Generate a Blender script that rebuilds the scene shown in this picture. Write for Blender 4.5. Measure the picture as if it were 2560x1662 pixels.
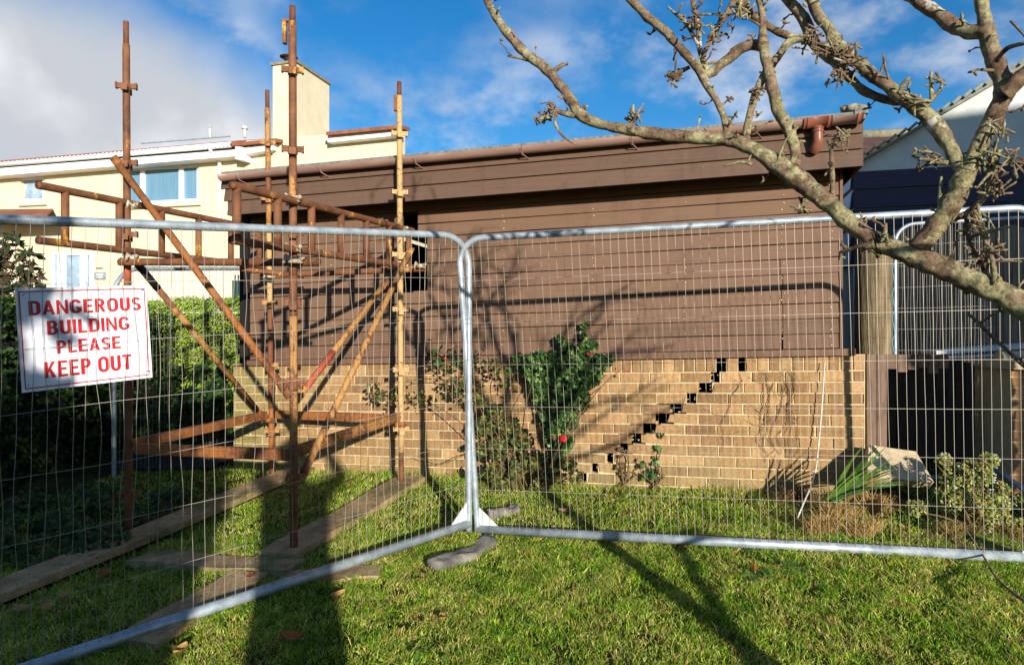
import bpy, math, random
import numpy as np
from mathutils import Vector, Matrix
from mathutils import noise as mnoise
random.seed(7); RNG=np.random.default_rng(11)
for o in list(bpy.data.objects): bpy.data.objects.remove(o)
S=bpy.context.scene; COL=S.collection
F=1700.0; CX=1280.0; CY=831.0          # photograph scale: focal length and centre in its own pixels
# ------------------------------------------------------------------ camera
cam=bpy.data.cameras.new('camera'); co=bpy.data.objects.new('camera',cam); COL.objects.link(co)
cam.sensor_fit='HORIZONTAL'; cam.sensor_width=36; cam.lens=36*F/2560; cam.clip_start=.05; cam.clip_end=400
co.location=(0,0,0); co.rotation_euler=(math.pi/2,0,0); S.camera=co
S.render.resolution_x=1024; S.render.resolution_y=664
# ------------------------------------------------------------------ light
ELEV=math.radians(12.6); SUNX,SUNY=.3027,-.953
w=bpy.data.worlds.new("World"); S.world=w; w.use_nodes=True
def sky():
    nt=w.node_tree; N=nt.nodes; L=nt.links
    for n in list(N): N.remove(n)
    out=N.new('ShaderNodeOutputWorld'); bg=N.new('ShaderNodeBackground'); L.new(bg.outputs[0],out.inputs[0])
    st=N.new('ShaderNodeTexSky'); st.sky_type='NISHITA'; st.sun_disc=False
    st.sun_elevation=ELEV; st.sun_rotation=math.atan2(SUNX,SUNY); st.air_density=1.1; st.dust_density=.15; st.ozone_density=3.5; st.altitude=0
    hs=N.new('ShaderNodeHueSaturation'); hs.inputs['Saturation'].default_value=1.3; hs.inputs['Value'].default_value=1.0
    L.new(st.outputs[0],hs.inputs['Color'])
    mul=N.new('ShaderNodeMix'); mul.data_type='RGBA'; mul.blend_type='MULTIPLY'; mul.inputs[0].default_value=1
    L.new(hs.outputs[0],mul.inputs[6]); mul.inputs[7].default_value=SKYTINT
    tc=N.new('ShaderNodeTexCoord')
    def vm(op,a,b=None):
        n=N.new('ShaderNodeVectorMath'); n.operation=op
        for i,v in enumerate((a,b)):
            if v is None: continue
            if hasattr(v,'type') or hasattr(v,'is_linked'): L.new(v,n.inputs[i])
            else: n.inputs[i].default_value=v
        return n
    def noise(vec,scale,det,rough=.55):
        n=N.new('ShaderNodeTexNoise'); n.inputs['Scale'].default_value=scale; n.inputs['Detail'].default_value=det; n.inputs['Roughness'].default_value=rough
        L.new(vec,n.inputs['Vector']); return n.outputs['Fac']
    def mr(v,a,b,c=0.,d=1.):
        n=N.new('ShaderNodeMapRange'); n.interpolation_type='SMOOTHSTEP'
        L.new(v,n.inputs[0]); n.inputs[1].default_value=a; n.inputs[2].default_value=b; n.inputs[3].default_value=c; n.inputs[4].default_value=d
        return n.outputs[0]
    def mt(op,a,b):
        n=N.new('ShaderNodeMath'); n.operation=op; n.use_clamp=(op=='ADD')
        for i,v in enumerate((a,b)):
            if isinstance(v,float): n.inputs[i].default_value=v
            else: L.new(v,n.inputs[i])
        return n.outputs[0]
    g=tc.outputs['Generated']
    # wispy high cloud, streaked from lower left to upper right
    m=N.new('ShaderNodeMapping'); m.inputs['Rotation'].default_value=(0,math.radians(-35),0); m.inputs['Scale'].default_value=(1.5,1.6,2.6); L.new(g,m.inputs[0])
    wisp=mr(noise(m.outputs[0],4.2,7,.58),.42,.70,0.,.85)
    soft=mr(noise(m.outputs[0],1.6,3,.5),.40,.62,.15,1.)
    wisp=mt('MULTIPLY',wisp,soft)
    # the big cloud bank low on the left
    c=Vector((-.74,1,.25)).normalized()
    d=vm('SUBTRACT',g,tuple(c)); nz=N.new('ShaderNodeTexNoise'); nz.inputs['Scale'].default_value=3.5; nz.inputs['Detail'].default_value=6; L.new(g,nz.inputs['Vector'])
    d2=vm('MULTIPLY',d.outputs[0],(1.0,.75,1.75)); ln=N.new('ShaderNodeVectorMath'); ln.operation='LENGTH'; L.new(d2.outputs[0],ln.inputs[0])
    dist=mt('ADD',ln.outputs['Value'],mt('MULTIPLY',mt('SUBTRACT',nz.outputs['Fac'],.5),0.22))
    n_=N.new('ShaderNodeMath'); 
    bank=mr(dist,.40,.25)
    cov=mt('MAXIMUM',wisp,bank)
    shade=mr(noise(g,4.5,5,.55),.35,.68)
    cr=N.new('ShaderNodeMix'); cr.data_type='RGBA'; L.new(shade,cr.inputs[0]); cr.inputs[6].default_value=CLOUDD; cr.inputs[7].default_value=CLOUDL
    mix=N.new('ShaderNodeMix'); mix.data_type='RGBA'; L.new(cov,mix.inputs[0]); L.new(mul.outputs[2],mix.inputs[6]); L.new(cr.outputs[2],mix.inputs[7])
    L.new(mix.outputs[2],bg.inputs['Color']); bg.inputs['Strength'].default_value=.080
SKYTINT=(1.16,1.28,1.40,1); CLOUDD=(5.3,5.6,6.1,1); CLOUDL=(8.8,8.9,9.0,1)
sky()
sun=bpy.data.lights.new('sun','SUN'); sun.energy=5.0; sun.angle=math.radians(.7); sun.color=(1.0,.94,.85)
so=bpy.data.objects.new('sun',sun); COL.objects.link(so)
so.rotation_euler=Vector((-SUNX*math.cos(ELEV),-SUNY*math.cos(ELEV),-math.sin(ELEV))).to_track_quat('-Z','Y').to_euler(); so.location=(8,-20,8)
S.view_settings.view_transform='Standard'; S.view_settings.look='None'; S.view_settings.exposure=0.50; S.view_settings.gamma=1
S.render.engine='CYCLES'
S.cycles.max_bounces=6

# ------------------------------------------------------------------ helpers
def P(x,y,d):                       # photograph point at a real depth d (metres)
    return Vector(((x-CX)/F*d, d, (CY-y)/F*d))
def zg(x,y):                        # lawn height
    yy=min(y,7.0)
    return -1.25+.022*max(-5,min(5,x))+.045*(yy-5)+.012*math.sin(2.1*x+.7*y)+.01*math.sin(1.3*y-2.2*x)
def ground_at(px,py):               # where the ray of a photograph point meets the lawn
    d=4.
    for _ in range(30):
        r=(px-CX)/F; d=zg(r*d,d)*F/(CY-py)
    return Vector(((px-CX)/F*d,d,zg((px-CX)/F*d,d)))
class MB:
    def __init__(s): s.v=[]; s.f=[]; s.c=[]
    def add(s,vs,fs,col=None):
        n=len(s.v); s.v+= [tuple(v) for v in vs]; s.f+=[tuple(i+n for i in f) for f in fs]
        if col is not None: s.c+=[col]*len(vs)
        return s
    def hexa(s,p,col=None):         # 8 corners: bottom 4 ccw, top 4 ccw
        return s.add(p,[(3,2,1,0),(4,5,6,7),(0,1,5,4),(1,2,6,5),(2,3,7,6),(3,0,4,7)],col)
    def box(s,c,h,M=None,col=None):
        c=Vector(c); vs=[]
        for z in (-1,1):
            for x,y in ((-1,-1),(1,-1),(1,1),(-1,1)):
                v=Vector((x*h[0],y*h[1],z*h[2])); vs.append(c+(M@v if M else v))
        return s.hexa(vs,col)
    def beam(s,a,b,wd,ht,up=(0,0,1)):   # rectangular bar
        a=Vector(a);b=Vector(b);t=(b-a).normalized();sd=t.cross(Vector(up)).normalized();u=sd.cross(t)
        vs=[]
        for p in (a,b):
            for i,j in ((-1,-1),(1,-1),(1,1),(-1,1)): vs.append(p+sd*i*wd/2+u*j*ht/2)
        return s.add(vs,[(0,1,2,3),(7,6,5,4),(0,4,5,1),(1,5,6,2),(2,6,7,3),(3,7,4,0)])
    def tube(s,pts,rad,n=8,cap=True,jit=0,rng=None,hollow=False):
        pts=[Vector(p) for p in pts]
        if not hasattr(rad,'__len__'): rad=[rad]*len(pts)
        up=None; base=len(s.v); m=len(pts)
        for i,p in enumerate(pts):
            t=(pts[min(i+1,m-1)]-pts[max(i-1,0)])
            if t.length<1e-9: t=Vector((0,0,1))
            t.normalize()
            if up is None:
                up=t.orthogonal().normalized()
            else:
                up=(up-t*up.dot(t))
                up=up.normalized() if up.length>1e-6 else t.orthogonal().normalized()
            sd=t.cross(up)
            for k in range(n):
                a=2*math.pi*k/n; r=rad[i]
                q=up*math.cos(a)+sd*math.sin(a)
                if jit: 
                    qq=p+q*r; r*=1+jit*mnoise.fractal(qq*28,1.,2.,3)
                s.v.append(tuple(p+q*r))
        for i in range(m-1):
            for k in range(n):
                a=base+i*n+k; b=base+i*n+(k+1)%n
                s.f.append((a,b,b+n,a+n))
        if cap and not hollow:
            s.f.append(tuple(base+k for k in range(n))[::-1]); s.f.append(tuple(base+(m-1)*n+k for k in range(n)))
        return s
def link(o): COL.objects.link(o); return o
def thing(name,label,cat,loc,group=None):
    o=bpy.data.objects.new(name,None); link(o); o.location=loc; o.empty_display_size=.1
    o['label']=label; o['category']=cat
    if group: o['group']=group
    return o
def wloc(o):
    v=Vector((0,0,0))
    while o: v=v+Vector(o.location); o=o.parent
    return v
def obj(name,mb,mat,parent=None,smooth=False,origin=None,cols=None):
    v=np.array(mb.v,dtype=np.float64).reshape(-1,3)
    if parent is not None: off=np.array(wloc(parent)); loc=(0,0,0)
    else:
        if origin is None: origin=((v[:,0].min()+v[:,0].max())/2,(v[:,1].min()+v[:,1].max())/2,v[:,2].min())
        off=np.array(origin); loc=origin
    me=bpy.data.meshes.new(name); me.from_pydata((v-off).tolist(),[],mb.f); me.update()
    if mb.c and len(mb.c)==len(mb.v):
        a=me.color_attributes.new('Col','FLOAT_COLOR','POINT'); a.data.foreach_set('color',np.array([(*c[:3],1) for c in mb.c],dtype=np.float32).ravel())
    if smooth: me.polygons.foreach_set('use_smooth',[True]*len(me.polygons))
    for m in (mat if isinstance(mat,(list,tuple)) else [mat]): me.materials.append(m)
    o=bpy.data.objects.new(name,me); link(o)
    if parent is not None: o.parent=parent
    else: o.location=loc
    return o
def tag(o,label=None,cat=None,group=None,kind=None):
    if label: o['label']=label
    if cat: o['category']=cat
    if group: o['group']=group
    if kind: o['kind']=kind
    return o
def cr(pts,sub=6):                 # catmull-rom through tuples (any length)
    a=np.array(pts,dtype=float); a=np.vstack([2*a[0]-a[1],a,2*a[-1]-a[-2]]); out=[]
    for i in range(1,len(a)-2):
        for k in range(sub):
            t=k/sub; p0,p1,p2,p3=a[i-1],a[i],a[i+1],a[i+2]
            out.append(.5*((2*p1)+(-p0+p2)*t+(2*p0-5*p1+4*p2-p3)*t*t+(-p0+3*p1-3*p2+p3)*t**3))
    out.append(a[-2]); return out
# ------------------------------------------------------------------ materials
def rgb(h):                         # sRGB 0-255 -> linear
    return tuple((c/255/12.92 if c/255<=.04045 else ((c/255+.055)/1.055)**2.4) for c in h)+(1,)
class MT:
    def __init__(s,name,rough=.8,metal=0,spec=.3):
        s.m=bpy.data.materials.new(name); s.m.use_nodes=True; s.N=s.m.node_tree.nodes; s.L=s.m.node_tree.links
        s.b=s.N['Principled BSDF']; s.b.inputs['Roughness'].default_value=rough; s.b.inputs['Metallic'].default_value=metal; s.b.inputs['Specular IOR Level'].default_value=spec
        s.tc=s.N.new('ShaderNodeTexCoord'); s.src=s.tc.outputs['Object']
    def map(s,scale=(1,1,1),rot=(0,0,0)):
        n=s.N.new('ShaderNodeMapping'); n.inputs['Scale'].default_value=scale; n.inputs['Rotation'].default_value=rot; s.L.new(s.src,n.inputs[0]); return n.outputs[0]
    def noise(s,scale,det=5,rough=.6,vec=None,dist=0):
        n=s.N.new('ShaderNodeTexNoise'); n.inputs['Scale'].default_value=scale; n.inputs['Detail'].default_value=det; n.inputs['Roughness'].default_value=rough; n.inputs['Distortion'].default_value=dist
        s.L.new(vec or s.src,n.inputs['Vector']); return n.outputs['Fac']
    def ramp(s,fac,stops):
        n=s.N.new('ShaderNodeValToRGB'); e=n.color_ramp.elements
        while len(e)<len(stops): e.new(.5)
        for i,(p,c) in enumerate(stops):
            e[i].position=p; e[i].color=c if len(c)==4 else (*c,1)
        s.L.new(fac,n.inputs[0]); return n.outputs[0]
    def mix(s,fac,a,b,mode='MIX'):
        n=s.N.new('ShaderNodeMix'); n.data_type='RGBA'; n.blend_type=mode
        if isinstance(fac,(int,float)): n.inputs[0].default_value=fac
        else: s.L.new(fac,n.inputs[0])
        for i,v in ((6,a),(7,b)):
            if isinstance(v,tuple): n.inputs[i].default_value=v
            else: s.L.new(v,n.inputs[i])
        return n.outputs[2]
    def col(s,c):
        if isinstance(c,tuple): s.b.inputs['Base Color'].default_value=c
        else: s.L.new(c,s.b.inputs['Base Color'])
        return s
    def bump(s,h,str_=.4,dist=.01):
        n=s.N.new('ShaderNodeBump'); n.inputs['Strength'].default_value=str_; n.inputs['Distance'].default_value=dist
        s.L.new(h,n.inputs['Height']); s.L.new(n.outputs[0],s.b.inputs['Normal']); return s
    def attr(s,name='Col'):
        n=s.N.new('ShaderNodeAttribute'); n.attribute_name=name; return n.outputs['Color']
    def step(s,fac,a,b):
        return s.ramp(fac,[(a,(0,0,0,1)),(b,(1,1,1,1))])
def simple(name,c1,c2,scale=6,rough=.8,metal=0,bump=.3,bd=.004,stretch=(1,1,1),spec=.3,lo=.35,hi=.65):
    m=MT(name,rough,metal,spec); v=m.map(stretch); f=m.noise(scale,6,.65,v)
    m.col(m.ramp(f,[(lo,rgb(c1)),(hi,rgb(c2))]))
    if bump: m.bump(m.noise(scale*4,5,.7,v),bump,bd)
    return m.m
def vcol(name,rough=.75,trans=0.,bump=0,var=.25):
    m=MT(name,rough,0,.25); a=m.attr(); f=m.noise(30,3)
    m.col(m.mix(1.,a,m.ramp(f,[(.3,(1-var,)*3),(.7,(1+var*.4,)*3)]),'MULTIPLY'))
    if trans:
        t=m.N.new('ShaderNodeBsdfTranslucent'); m.L.new(a,t.inputs[0]); x=m.N.new('ShaderNodeMixShader'); x.inputs[0].default_value=trans
        m.L.new(m.b.outputs[0],x.inputs[1]); m.L.new(t.outputs[0],x.inputs[2]); m.L.new(x.outputs[0],m.N['Material Output'].inputs[0])
    return m.m
# rust with flaking yellow or red paint
def rusty(name,paint,amount=.5,dark=(78,50,34),light=(150,102,68)):
    m=MT(name,.72,.0,.3)
    f=m.noise(9,7,.7); r=m.ramp(f,[(.3,rgb(dark)),(.52,rgb((118,76,48))),(.72,rgb(tuple(int(v*.94) for v in light)))])
    g=m.noise(5.5,8,.75,m.map((1,1,.45))); k=m.step(g,.62-amount*.28,.66-amount*.28)
    sp=m.noise(55,3,.6); k2=m.mix(1.,k,m.step(sp,.34,.42),'MULTIPLY')
    c=m.mix(k2,r,m.mix(m.noise(20,4),tuple(x*.72 for x in rgb(paint)[:3])+(1,),rgb(paint)))
    hl=m.step(m.noise(40,4,.7),.70,.74); c=m.mix(hl,c,rgb((196,170,140)))
    m.col(c); m.bump(m.noise(60,5,.7),.5,.002); return m.m
M={}
M['rust']=rusty('rusty_steel',(214,160,70),.15)
M['rust_yellow']=rusty('rusty_yellow_steel',(184,134,74),.55)
M['rust_pale']=rusty('pale_yellow_steel',(202,164,108),.95)
M['rust_orange']=rusty('orange_steel',(160,100,50),.6,(84,48,28),(150,88,48))
M['rust_red']=rusty('red_painted_steel',(176,84,58),.8)
M['rust_dark']=rusty('dark_rusty_steel',(110,60,40),.3,(70,38,24),(120,66,38))  # dark rust, also the painted shade on the uprights
M['clamp']=simple('weathered_clamp_steel',(150,120,84),(206,196,176),25,.6,.2)
m=MT('galvanised_steel',.42,.35,.5); f=m.noise(14,5,.6)
m.col(m.ramp(f,[(.3,rgb((128,140,148))),(.7,rgb((186,196,200)))])); m.bump(m.noise(60,3),.15,.001); M['galv']=m.m
m=MT('galvanised_wire',.55,.3,.4); m.col(rgb((158,150,138))); M['wire']=m.m
m=MT('white_primed_steel',.45,.1,.4); m.col(m.ramp(m.noise(20,4),[(.3,rgb((196,200,196))),(.7,rgb((226,228,222)))])); M['galvwhite']=m.m
# stained brown boards
def boards(name,c1,c2,c3):
    m=MT(name,.7,0,.28); v=m.map((1.2,1.2,40)); f=m.noise(2.2,6,.65,v); big=m.noise(1.3,3)
    c=m.mix(big,m.ramp(f,[(.3,rgb(c1)),(.7,rgb(c2))]),rgb(c3)); 
    k=m.step(m.noise(16,5,.75,m.map((1,1,5))),.66,.72); c=m.mix(k,c,rgb((156,126,100)))
    k=m.step(m.noise(2.0,5,.7,m.map((3.,3.,.7))),.5,.72); k=m.mix(1.,k,(.5,.5,.5,1),'MULTIPLY'); c=m.mix(k,c,tuple(v*.62 for v in rgb(c1)[:3])+(1,))
    k=m.step(m.noise(3.2,6,.75,m.map((.5,.5,30))),.60,.66); k=m.mix(1.,k,(.6,.6,.6,1),'MULTIPLY'); c=m.mix(k,c,tuple(v*.5 for v in rgb(c1)[:3])+(1,))
    at=m.attr(); c=m.mix(1.,c,at,'MULTIPLY')
    m.col(c); m.bump(m.noise(5,6,.7,m.map((1.5,1.5,60))),.35,.002); return m.m
M['boards']=boards('brown_stained_boards',(108,82,64),(128,99,78),(116,89,70))
M['fascia']=boards('brown_stained_fascia',(86,65,52),(112,87,70),(98,75,60))
m=MT('brown_pvc',.35,0,.5); m.col(m.ramp(m.noise(3,4,.6,m.map((1,1,6))),[(.3,rgb((128,98,86))),(.7,rgb((158,126,112)))])); M['gutter']=m.m
M['gutter_new']=simple('terracotta_brown_pvc',(124,74,56),(136,84,66),4,.35,0,0)
m=MT('buff_brick',.9,0,.15); at=m.attr(); f=m.noise(46,6,.75); f2=m.noise(11,5,.7)
c=m.mix(1.,at,m.ramp(f,[(.3,(.70,.66,.62,1)),(.68,(1.16,1.14,1.1,1))]),'MULTIPLY'); c=m.mix(1.,c,m.ramp(f2,[(.3,(.84,.8,.76,1)),(.7,(1.1,1.1,1.1,1))]),'MULTIPLY')
sm=m.step(m.noise(1.7,5,.6),.5,.75); c=m.mix(m.mix(1.,sm,(.35,.35,.35,1),'MULTIPLY'),c,rgb((150,140,110)))
m.col(c); m.bump(m.noise(70,5,.75),.7,.004); M['brick']=m.m
M['mortar']=simple('pale_mortar',(190,168,126),(214,194,150),18,.95,0,.6,.004)
M['dark']=simple('dark_interior',(26,22,20),(40,34,30),3,.9,0,0)  # near-black, stands in for the darkness of unlit hollows
M['felt']=simple('roof_felt',(96,96,92),(140,138,128),30,.95,0,.8,.006)
M['cream']=simple('cream_render',(212,198,164),(222,209,178),3,.9,0,.3,.01)
M['white']=simple('white_upvc',(236,236,234),(244,244,242),2,.4,0,0)
M['tile']=simple('terracotta_roof_tile',(118,74,56),(156,98,72),5,.85,0,.4,.01)
M['stone']=simple('stone_sill',(206,196,170),(224,214,190),8,.9,0,.3)
M['coping']=simple('mossy_coping',(110,106,88),(150,144,120),14,.95,0,.5)
M['blind']=simple('blue_vertical_blind',(92,130,154),(116,152,174),1,.15,0,0,.004,(60,60,1),.5)
M['glass']=simple('window_glass',(120,140,160),(170,190,205),2,.1,0,0,spec=.6)
M['greenbin']=simple('green_plastic',(24,64,60),(34,80,74),3,.5,0,0)
M['blueboards']=simple('navy_boards',(50,46,62),(62,58,76),3,.7,0,.3,.002,(1,1,30))  # brown boards, the bluish shade put into their colour
M['blueboards_pale']=simple('pale_blue_boards',(176,188,206),(190,200,216),3,.7,0,.2,.002,(1,1,30))
M['greyrender']=simple('pale_blue_grey_render',(186,190,186),(202,204,198),5,.95,0,.5,.01)
M['slat']=simple('weathered_grey_boards',(96,82,68),(150,134,112),3,.9,0,.5,.003,(6,6,1.))
M['post']=simple('weathered_pole_wood',(92,78,58),(150,132,100),4,.95,0,.9,.012,(5,5,.6))
M['picket']=simple('brown_painted_pickets',(92,72,58),(124,100,82),5,.8,0,.4,.003,(5,5,1))
M['plank']=simple('weathered_scaffold_plank',(128,104,76),(186,158,118),4,.92,0,.7,.005,(.9,5,5))
m=MT('weathered_scaffold_plank',.93,0,.2); c=m.ramp(m.noise(5,7,.7,m.map((1,1,1))),[(.3,rgb((128,104,74))),(.5,rgb((176,148,108))),(.7,rgb((208,180,136)))]); c=m.mix(m.step(m.noise(2.2,5,.7),.48,.62),c,rgb((122,112,70))); c=m.mix(m.step(m.noise(14,6,.8),.60,.66),c,rgb((62,50,36))); m.col(c); m.bump(m.noise(24,7,.8),.9,.01); M['plank']=m.m
M['concrete']=simple('concrete_slab',(170,150,118),(206,188,150),9,.95,0,.6,.006)
M['rubber']=simple('dusty_rubber_block',(88,84,80),(152,144,132),9,.9,0,.8,.008)
M['blackplate']=simple('black_plate',(30,28,26),(48,44,40),9,.7,0,.3)
M['cable']=simple('white_cable',(216,212,200),(232,228,218),9,.5,0,0)
M['cord']=simple('blue_cord',(60,150,190),(90,180,215),9,.7,0,0)
m=MT('apple_bark',.9,0,.2); f=m.noise(22,8,.75); g=m.noise(8,7,.75)
c=m.ramp(f,[(.30,rgb((56,44,36))),(.44,rgb((116,92,72))),(.56,rgb((156,130,104))),(.7,rgb((190,166,136)))])
c=m.mix(m.step(g,.47,.55),c,m.mix(m.step(m.noise(45,6,.8),.4,.6),rgb((120,112,72)),rgb((206,196,150))))
c=m.mix(m.step(m.noise(10,5,.6,m.map((1,1,1),(.5,.9,.3))),.645,.665),c,rgb((214,208,190)))
c=m.mix(m.step(m.noise(26,7,.8),.56,.64),c,rgb((44,34,28)))
m.col(c); m.bump(m.noise(48,8,.8),1.0,.016); M['bark']=m.m
M['leaf']=vcol('leaf_surface',.55,.25); M['hedge']=vcol('hedge_leaf',.6,.2); M['grass']=vcol('grass_blade',.65,.38,var=.1)
M['stem']=simple('plant_stem',(84,68,44),(120,96,64),12,.85,0,0)
M['petal']=simple('red_petal',(176,20,28),(206,40,40),12,.5,0,0)
m=MT('lawn_soil',.95,0,.1); f=m.noise(9,8,.75); g=m.noise(1.6,4)
m.col(m.mix(m.step(g,.4,.65),m.ramp(f,[(.3,rgb((36,40,18))),(.7,rgb((78,76,36)))]),m.ramp(f,[(.3,rgb((58,52,30))),(.7,rgb((112,100,56)))]))); m.bump(m.noise(40,6,.8),1.,.03); M['soil']=m.m
M['gravel']=simple('grey_gravel',(48,48,46),(92,92,88),60,.95,0,1.,.02)
M['path']=simple('brown_earth_path',(84,66,46),(126,104,76),12,.95,0,.8,.01)
M['sign']=simple('white_sign_board',(226,226,230),(234,234,238),3,.35,0,0)
M['signred']=simple('red_sign_ink',(176,24,34),(196,34,40),3,.4,0,0)
M['cloth']=simple('dark_coat_cloth',(40,42,52),(56,58,70),12,.9,0,.4)
M['skin']=simple('skin',(196,150,124),(212,166,138),12,.6,0,0)

# ------------------------------------------------------------------ ground
def build_ground():
    mb=MB(); xs=[-60,-30,-16,-9]+[-7+.35*i for i in range(41)]+[9,16,30,60]; ys=[-40,-20,-8,-4]+[-2+.35*i for i in range(34)]+[11,13,16,22,40,90]
    for y in ys:
        for x in xs:
            z=zg(x,y)
            if y>9.8: z+=min(1.6,(y-9.8)*.26)*max(0,min(1,(-x-1)/4+.3))
            mb.v.append((x,y,z))
    n=len(xs)
    for j in range(len(ys)-1):
        for i in range(n-1): a=j*n+i; mb.f.append((a,a+1,a+n+1,a+n))
    tag(obj('lawn_ground',mb,M['soil'],smooth=True),kind='structure')
build_ground()
def wallY(x,n=0): return 5.6-n*1.0373-.2755*x
PLANKS=[]     # quads on the ground that carry no grass
def inquad(x,y,q):
    s=None
    for i in range(4):
        a=q[i];b=q[(i+1)%4]
        c=(b[0]-a[0])*(y-a[1])-(b[1]-a[1])*(x-a[0])
        t=c>0
        s=t if s is None else (s & (1) if False else s)
    return None
def vn(x,y,s,seed):
    return (np.sin(x*s*1.7+seed+1.3*np.sin(y*s*.9+seed))*np.sin(y*s*1.3-seed*.7+1.1*np.sin(x*s*1.1))+ .5*np.sin(x*s*3.9+seed*2.1+y*s*2.2)*np.sin(y*s*4.3-x*s*1.7))/1.5
def build_grass():
    pts=[]
    def zone(n,x0,x1,y0,y1):
        pts.append(np.stack([RNG.uniform(x0,x1,n),RNG.uniform(y0,y1,n)],1))
    zone(560000,-3.6,3.6,2.3,4.4); zone(260000,-3.6,3.6,4.4,6.6); zone(14000,-7,6,6.6,10)
    p=np.vstack(pts); x,y=p[:,0],p[:,1]
    r=x/y
    ok=(np.abs(r)<.84)&((y<5.6-.2755*x+.0-.015)|(x<-2.75)|(x>2.9))
    # thinner lawn below the hedge and under the right-hand plants
    shade=(x<-2.2)&(y>3.9); ok&=~(shade&(RNG.random(len(x))<.55))
    rr=(x>2.1)&(y>4.0); ok&=~(rr&(RNG.random(len(x))<.55))
    den=vn(x,y,9,2.)+.6*vn(x,y,23,5.); ok&=(RNG.random(len(x))<.55+.45*den)
    for q in PLANKS:
        c=np.array([v[:2] for v in q]); inside=np.ones(len(x),bool)
        for i in range(4):
            a=c[i];b=c[(i+1)%4]; inside&=((b[0]-a[0])*(y-a[1])-(b[1]-a[1])*(x-a[0]))>0.004
        ok&=~inside
    x,y=x[ok],y[ok]; n=len(x)
    yy=np.minimum(y,7); z=-1.25+.022*np.clip(x,-5,5)+.045*(yy-5)+.012*np.sin(2.1*x+.7*y)+.01*np.sin(1.3*y-2.2*x)
    tuft=np.clip(.5+.5*vn(x,y,7,1.)+.35*vn(x,y,17,9.),0,1.2)
    edge=np.clip(1-np.abs(5.6-.2755*x-y)/.22,0,1)*(x>-2.6)*(x<2.6)
    h=(.012+.021*RNG.random(n)**1.6)*(.6+.8*tuft)*(1+1.9*edge*RNG.random(n))
    long_=RNG.random(n)<.012; h[long_]*=1.8
    wd=RNG.uniform(.0011,.0024,n)*(1+.16*(y-3).clip(0,4))
    a=RNG.uniform(0,2*math.pi,n); flow=1.5*vn(x,y,9,4.)
    la=flow*2+RNG.normal(0,2.0,n); lean=h*RNG.uniform(.3,1.9,n)
    bx,by=np.cos(a),np.sin(a); lx,ly=np.cos(la)*lean,np.sin(la)*lean
    v=np.zeros((n,5,3),np.float32)
    v[:,0]=np.stack([x-bx*wd,y-by*wd,z-.005],1); v[:,1]=np.stack([x+bx*wd,y+by*wd,z-.005],1)
    v[:,2]=np.stack([x+lx*.4+bx*wd*.8,y+ly*.4+by*wd*.8,z+h*.62],1); v[:,3]=np.stack([x+lx*.4-bx*wd*.8,y+ly*.4-by*wd*.8,z+h*.62],1)
    v[:,4]=np.stack([x+lx,y+ly,z+h*RNG.uniform(.8,1.05,n)],1)
    g1=np.array(rgb((100,146,34))[:3]); g2=np.array(rgb((182,210,58))[:3]); st=np.array(rgb((246,230,150))[:3]); br=np.array(rgb((200,160,90))[:3]); dk=np.array(rgb((70,122,44))[:3])
    t=RNG.random(n)[:,None]; base=g1*(1-t)+g2*t
    dry=np.clip(.50+.45*vn(x,y,4.2,3.)+.4*vn(x,y,13,7.)+.25*vn(x,y,31,2.)+.25*edge,0,1); pick=RNG.random(n)
    c=base.copy(); c[pick<dry*.62]=(st*.7+base[pick<dry*.62]*.35); c[pick<dry*.2]=br; lush=(pick>.8)&(dry<.35); c[lush]=dk
    c*=RNG.uniform(.6,1.3,n)[:,None]; c*=(1+.22*vn(x,y,6.5,12.)+.18*vn(x,y,19,3.))[:,None]
    me=bpy.data.meshes.new('grass'); me.vertices.add(n*5); 
    off=np.array([0,4,-1.27],np.float32); me.vertices.foreach_set('co',(v-off).ravel())
    idx=np.arange(n,dtype=np.int32)[:,None]*5
    lp=np.hstack([idx,idx+1,idx+2,idx+3, idx+3,idx+2,idx+4]).astype(np.int32)
    me.loops.add(n*7); me.loops.foreach_set('vertex_index',lp.ravel())
    me.polygons.add(n*2); ls=np.zeros((n,2),np.int32); ls[:,0]=np.arange(n)*7; ls[:,1]=ls[:,0]+4
    lt=np.zeros((n,2),np.int32); lt[:,0]=4; lt[:,1]=3
    me.polygons.foreach_set('loop_start',ls.ravel())
    try: me.polygons.foreach_set('loop_total',lt.ravel())
    except Exception: pass
    me.update(calc_edges=True)
    at=me.color_attributes.new('Col','FLOAT_COLOR','POINT'); cc=np.ones((n,5,4),np.float32); cc[:,:,:3]=c[:,None,:]; at.data.foreach_set('color',cc.ravel())
    me.materials.append(M['grass']); o=bpy.data.objects.new('grass',me); link(o); o.location=(0,4,-1.27)
    tag(o,'short patchy green and straw coloured lawn grass','grass',kind='stuff')

# ------------------------------------------------------------------ garage
U=Vector((.964,-.2656,0)); Nn=Vector((-.2656,-.964,0))
O0=Vector((0,5.6,0))+U*(5.6*.2656)     # foot point: u measured so that u=U.dot(point)
def G(u,n,h):                           # garage coordinates; the walls have settled to the left
    t=.02673-.00584*h if h>-.2175 else .028-(-.2175-h)*.0116
    base=Vector((0,5.6,0)); p=base+U*(u-U.dot(base))+Nn*n
    return Vector((p.x,p.y,h+t*(u+1.5)))
def uof(px,n=0):                        # u of photograph column px on the plane n
    r=(px-CX)/F; d=(5.6-n*1.0373)/(1+.2755*r); return U.dot(Vector((r*d,d,0)))
def hof(px,py,n=0):
    r=(px-CX)/F; d=(5.6-n*1.0373)/(1+.2755*r); z=(CY-py)/F*d; u=U.dot(Vector((r*d,d,0)))
    h=z
    for _ in range(8):
        t=.02673-.00584*h if h>-.2175 else .028-(-.2175-h)*.0116
        h=z-t*(u+1.5)
    return h
UL=uof(627); UR=uof(2097)
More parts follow.
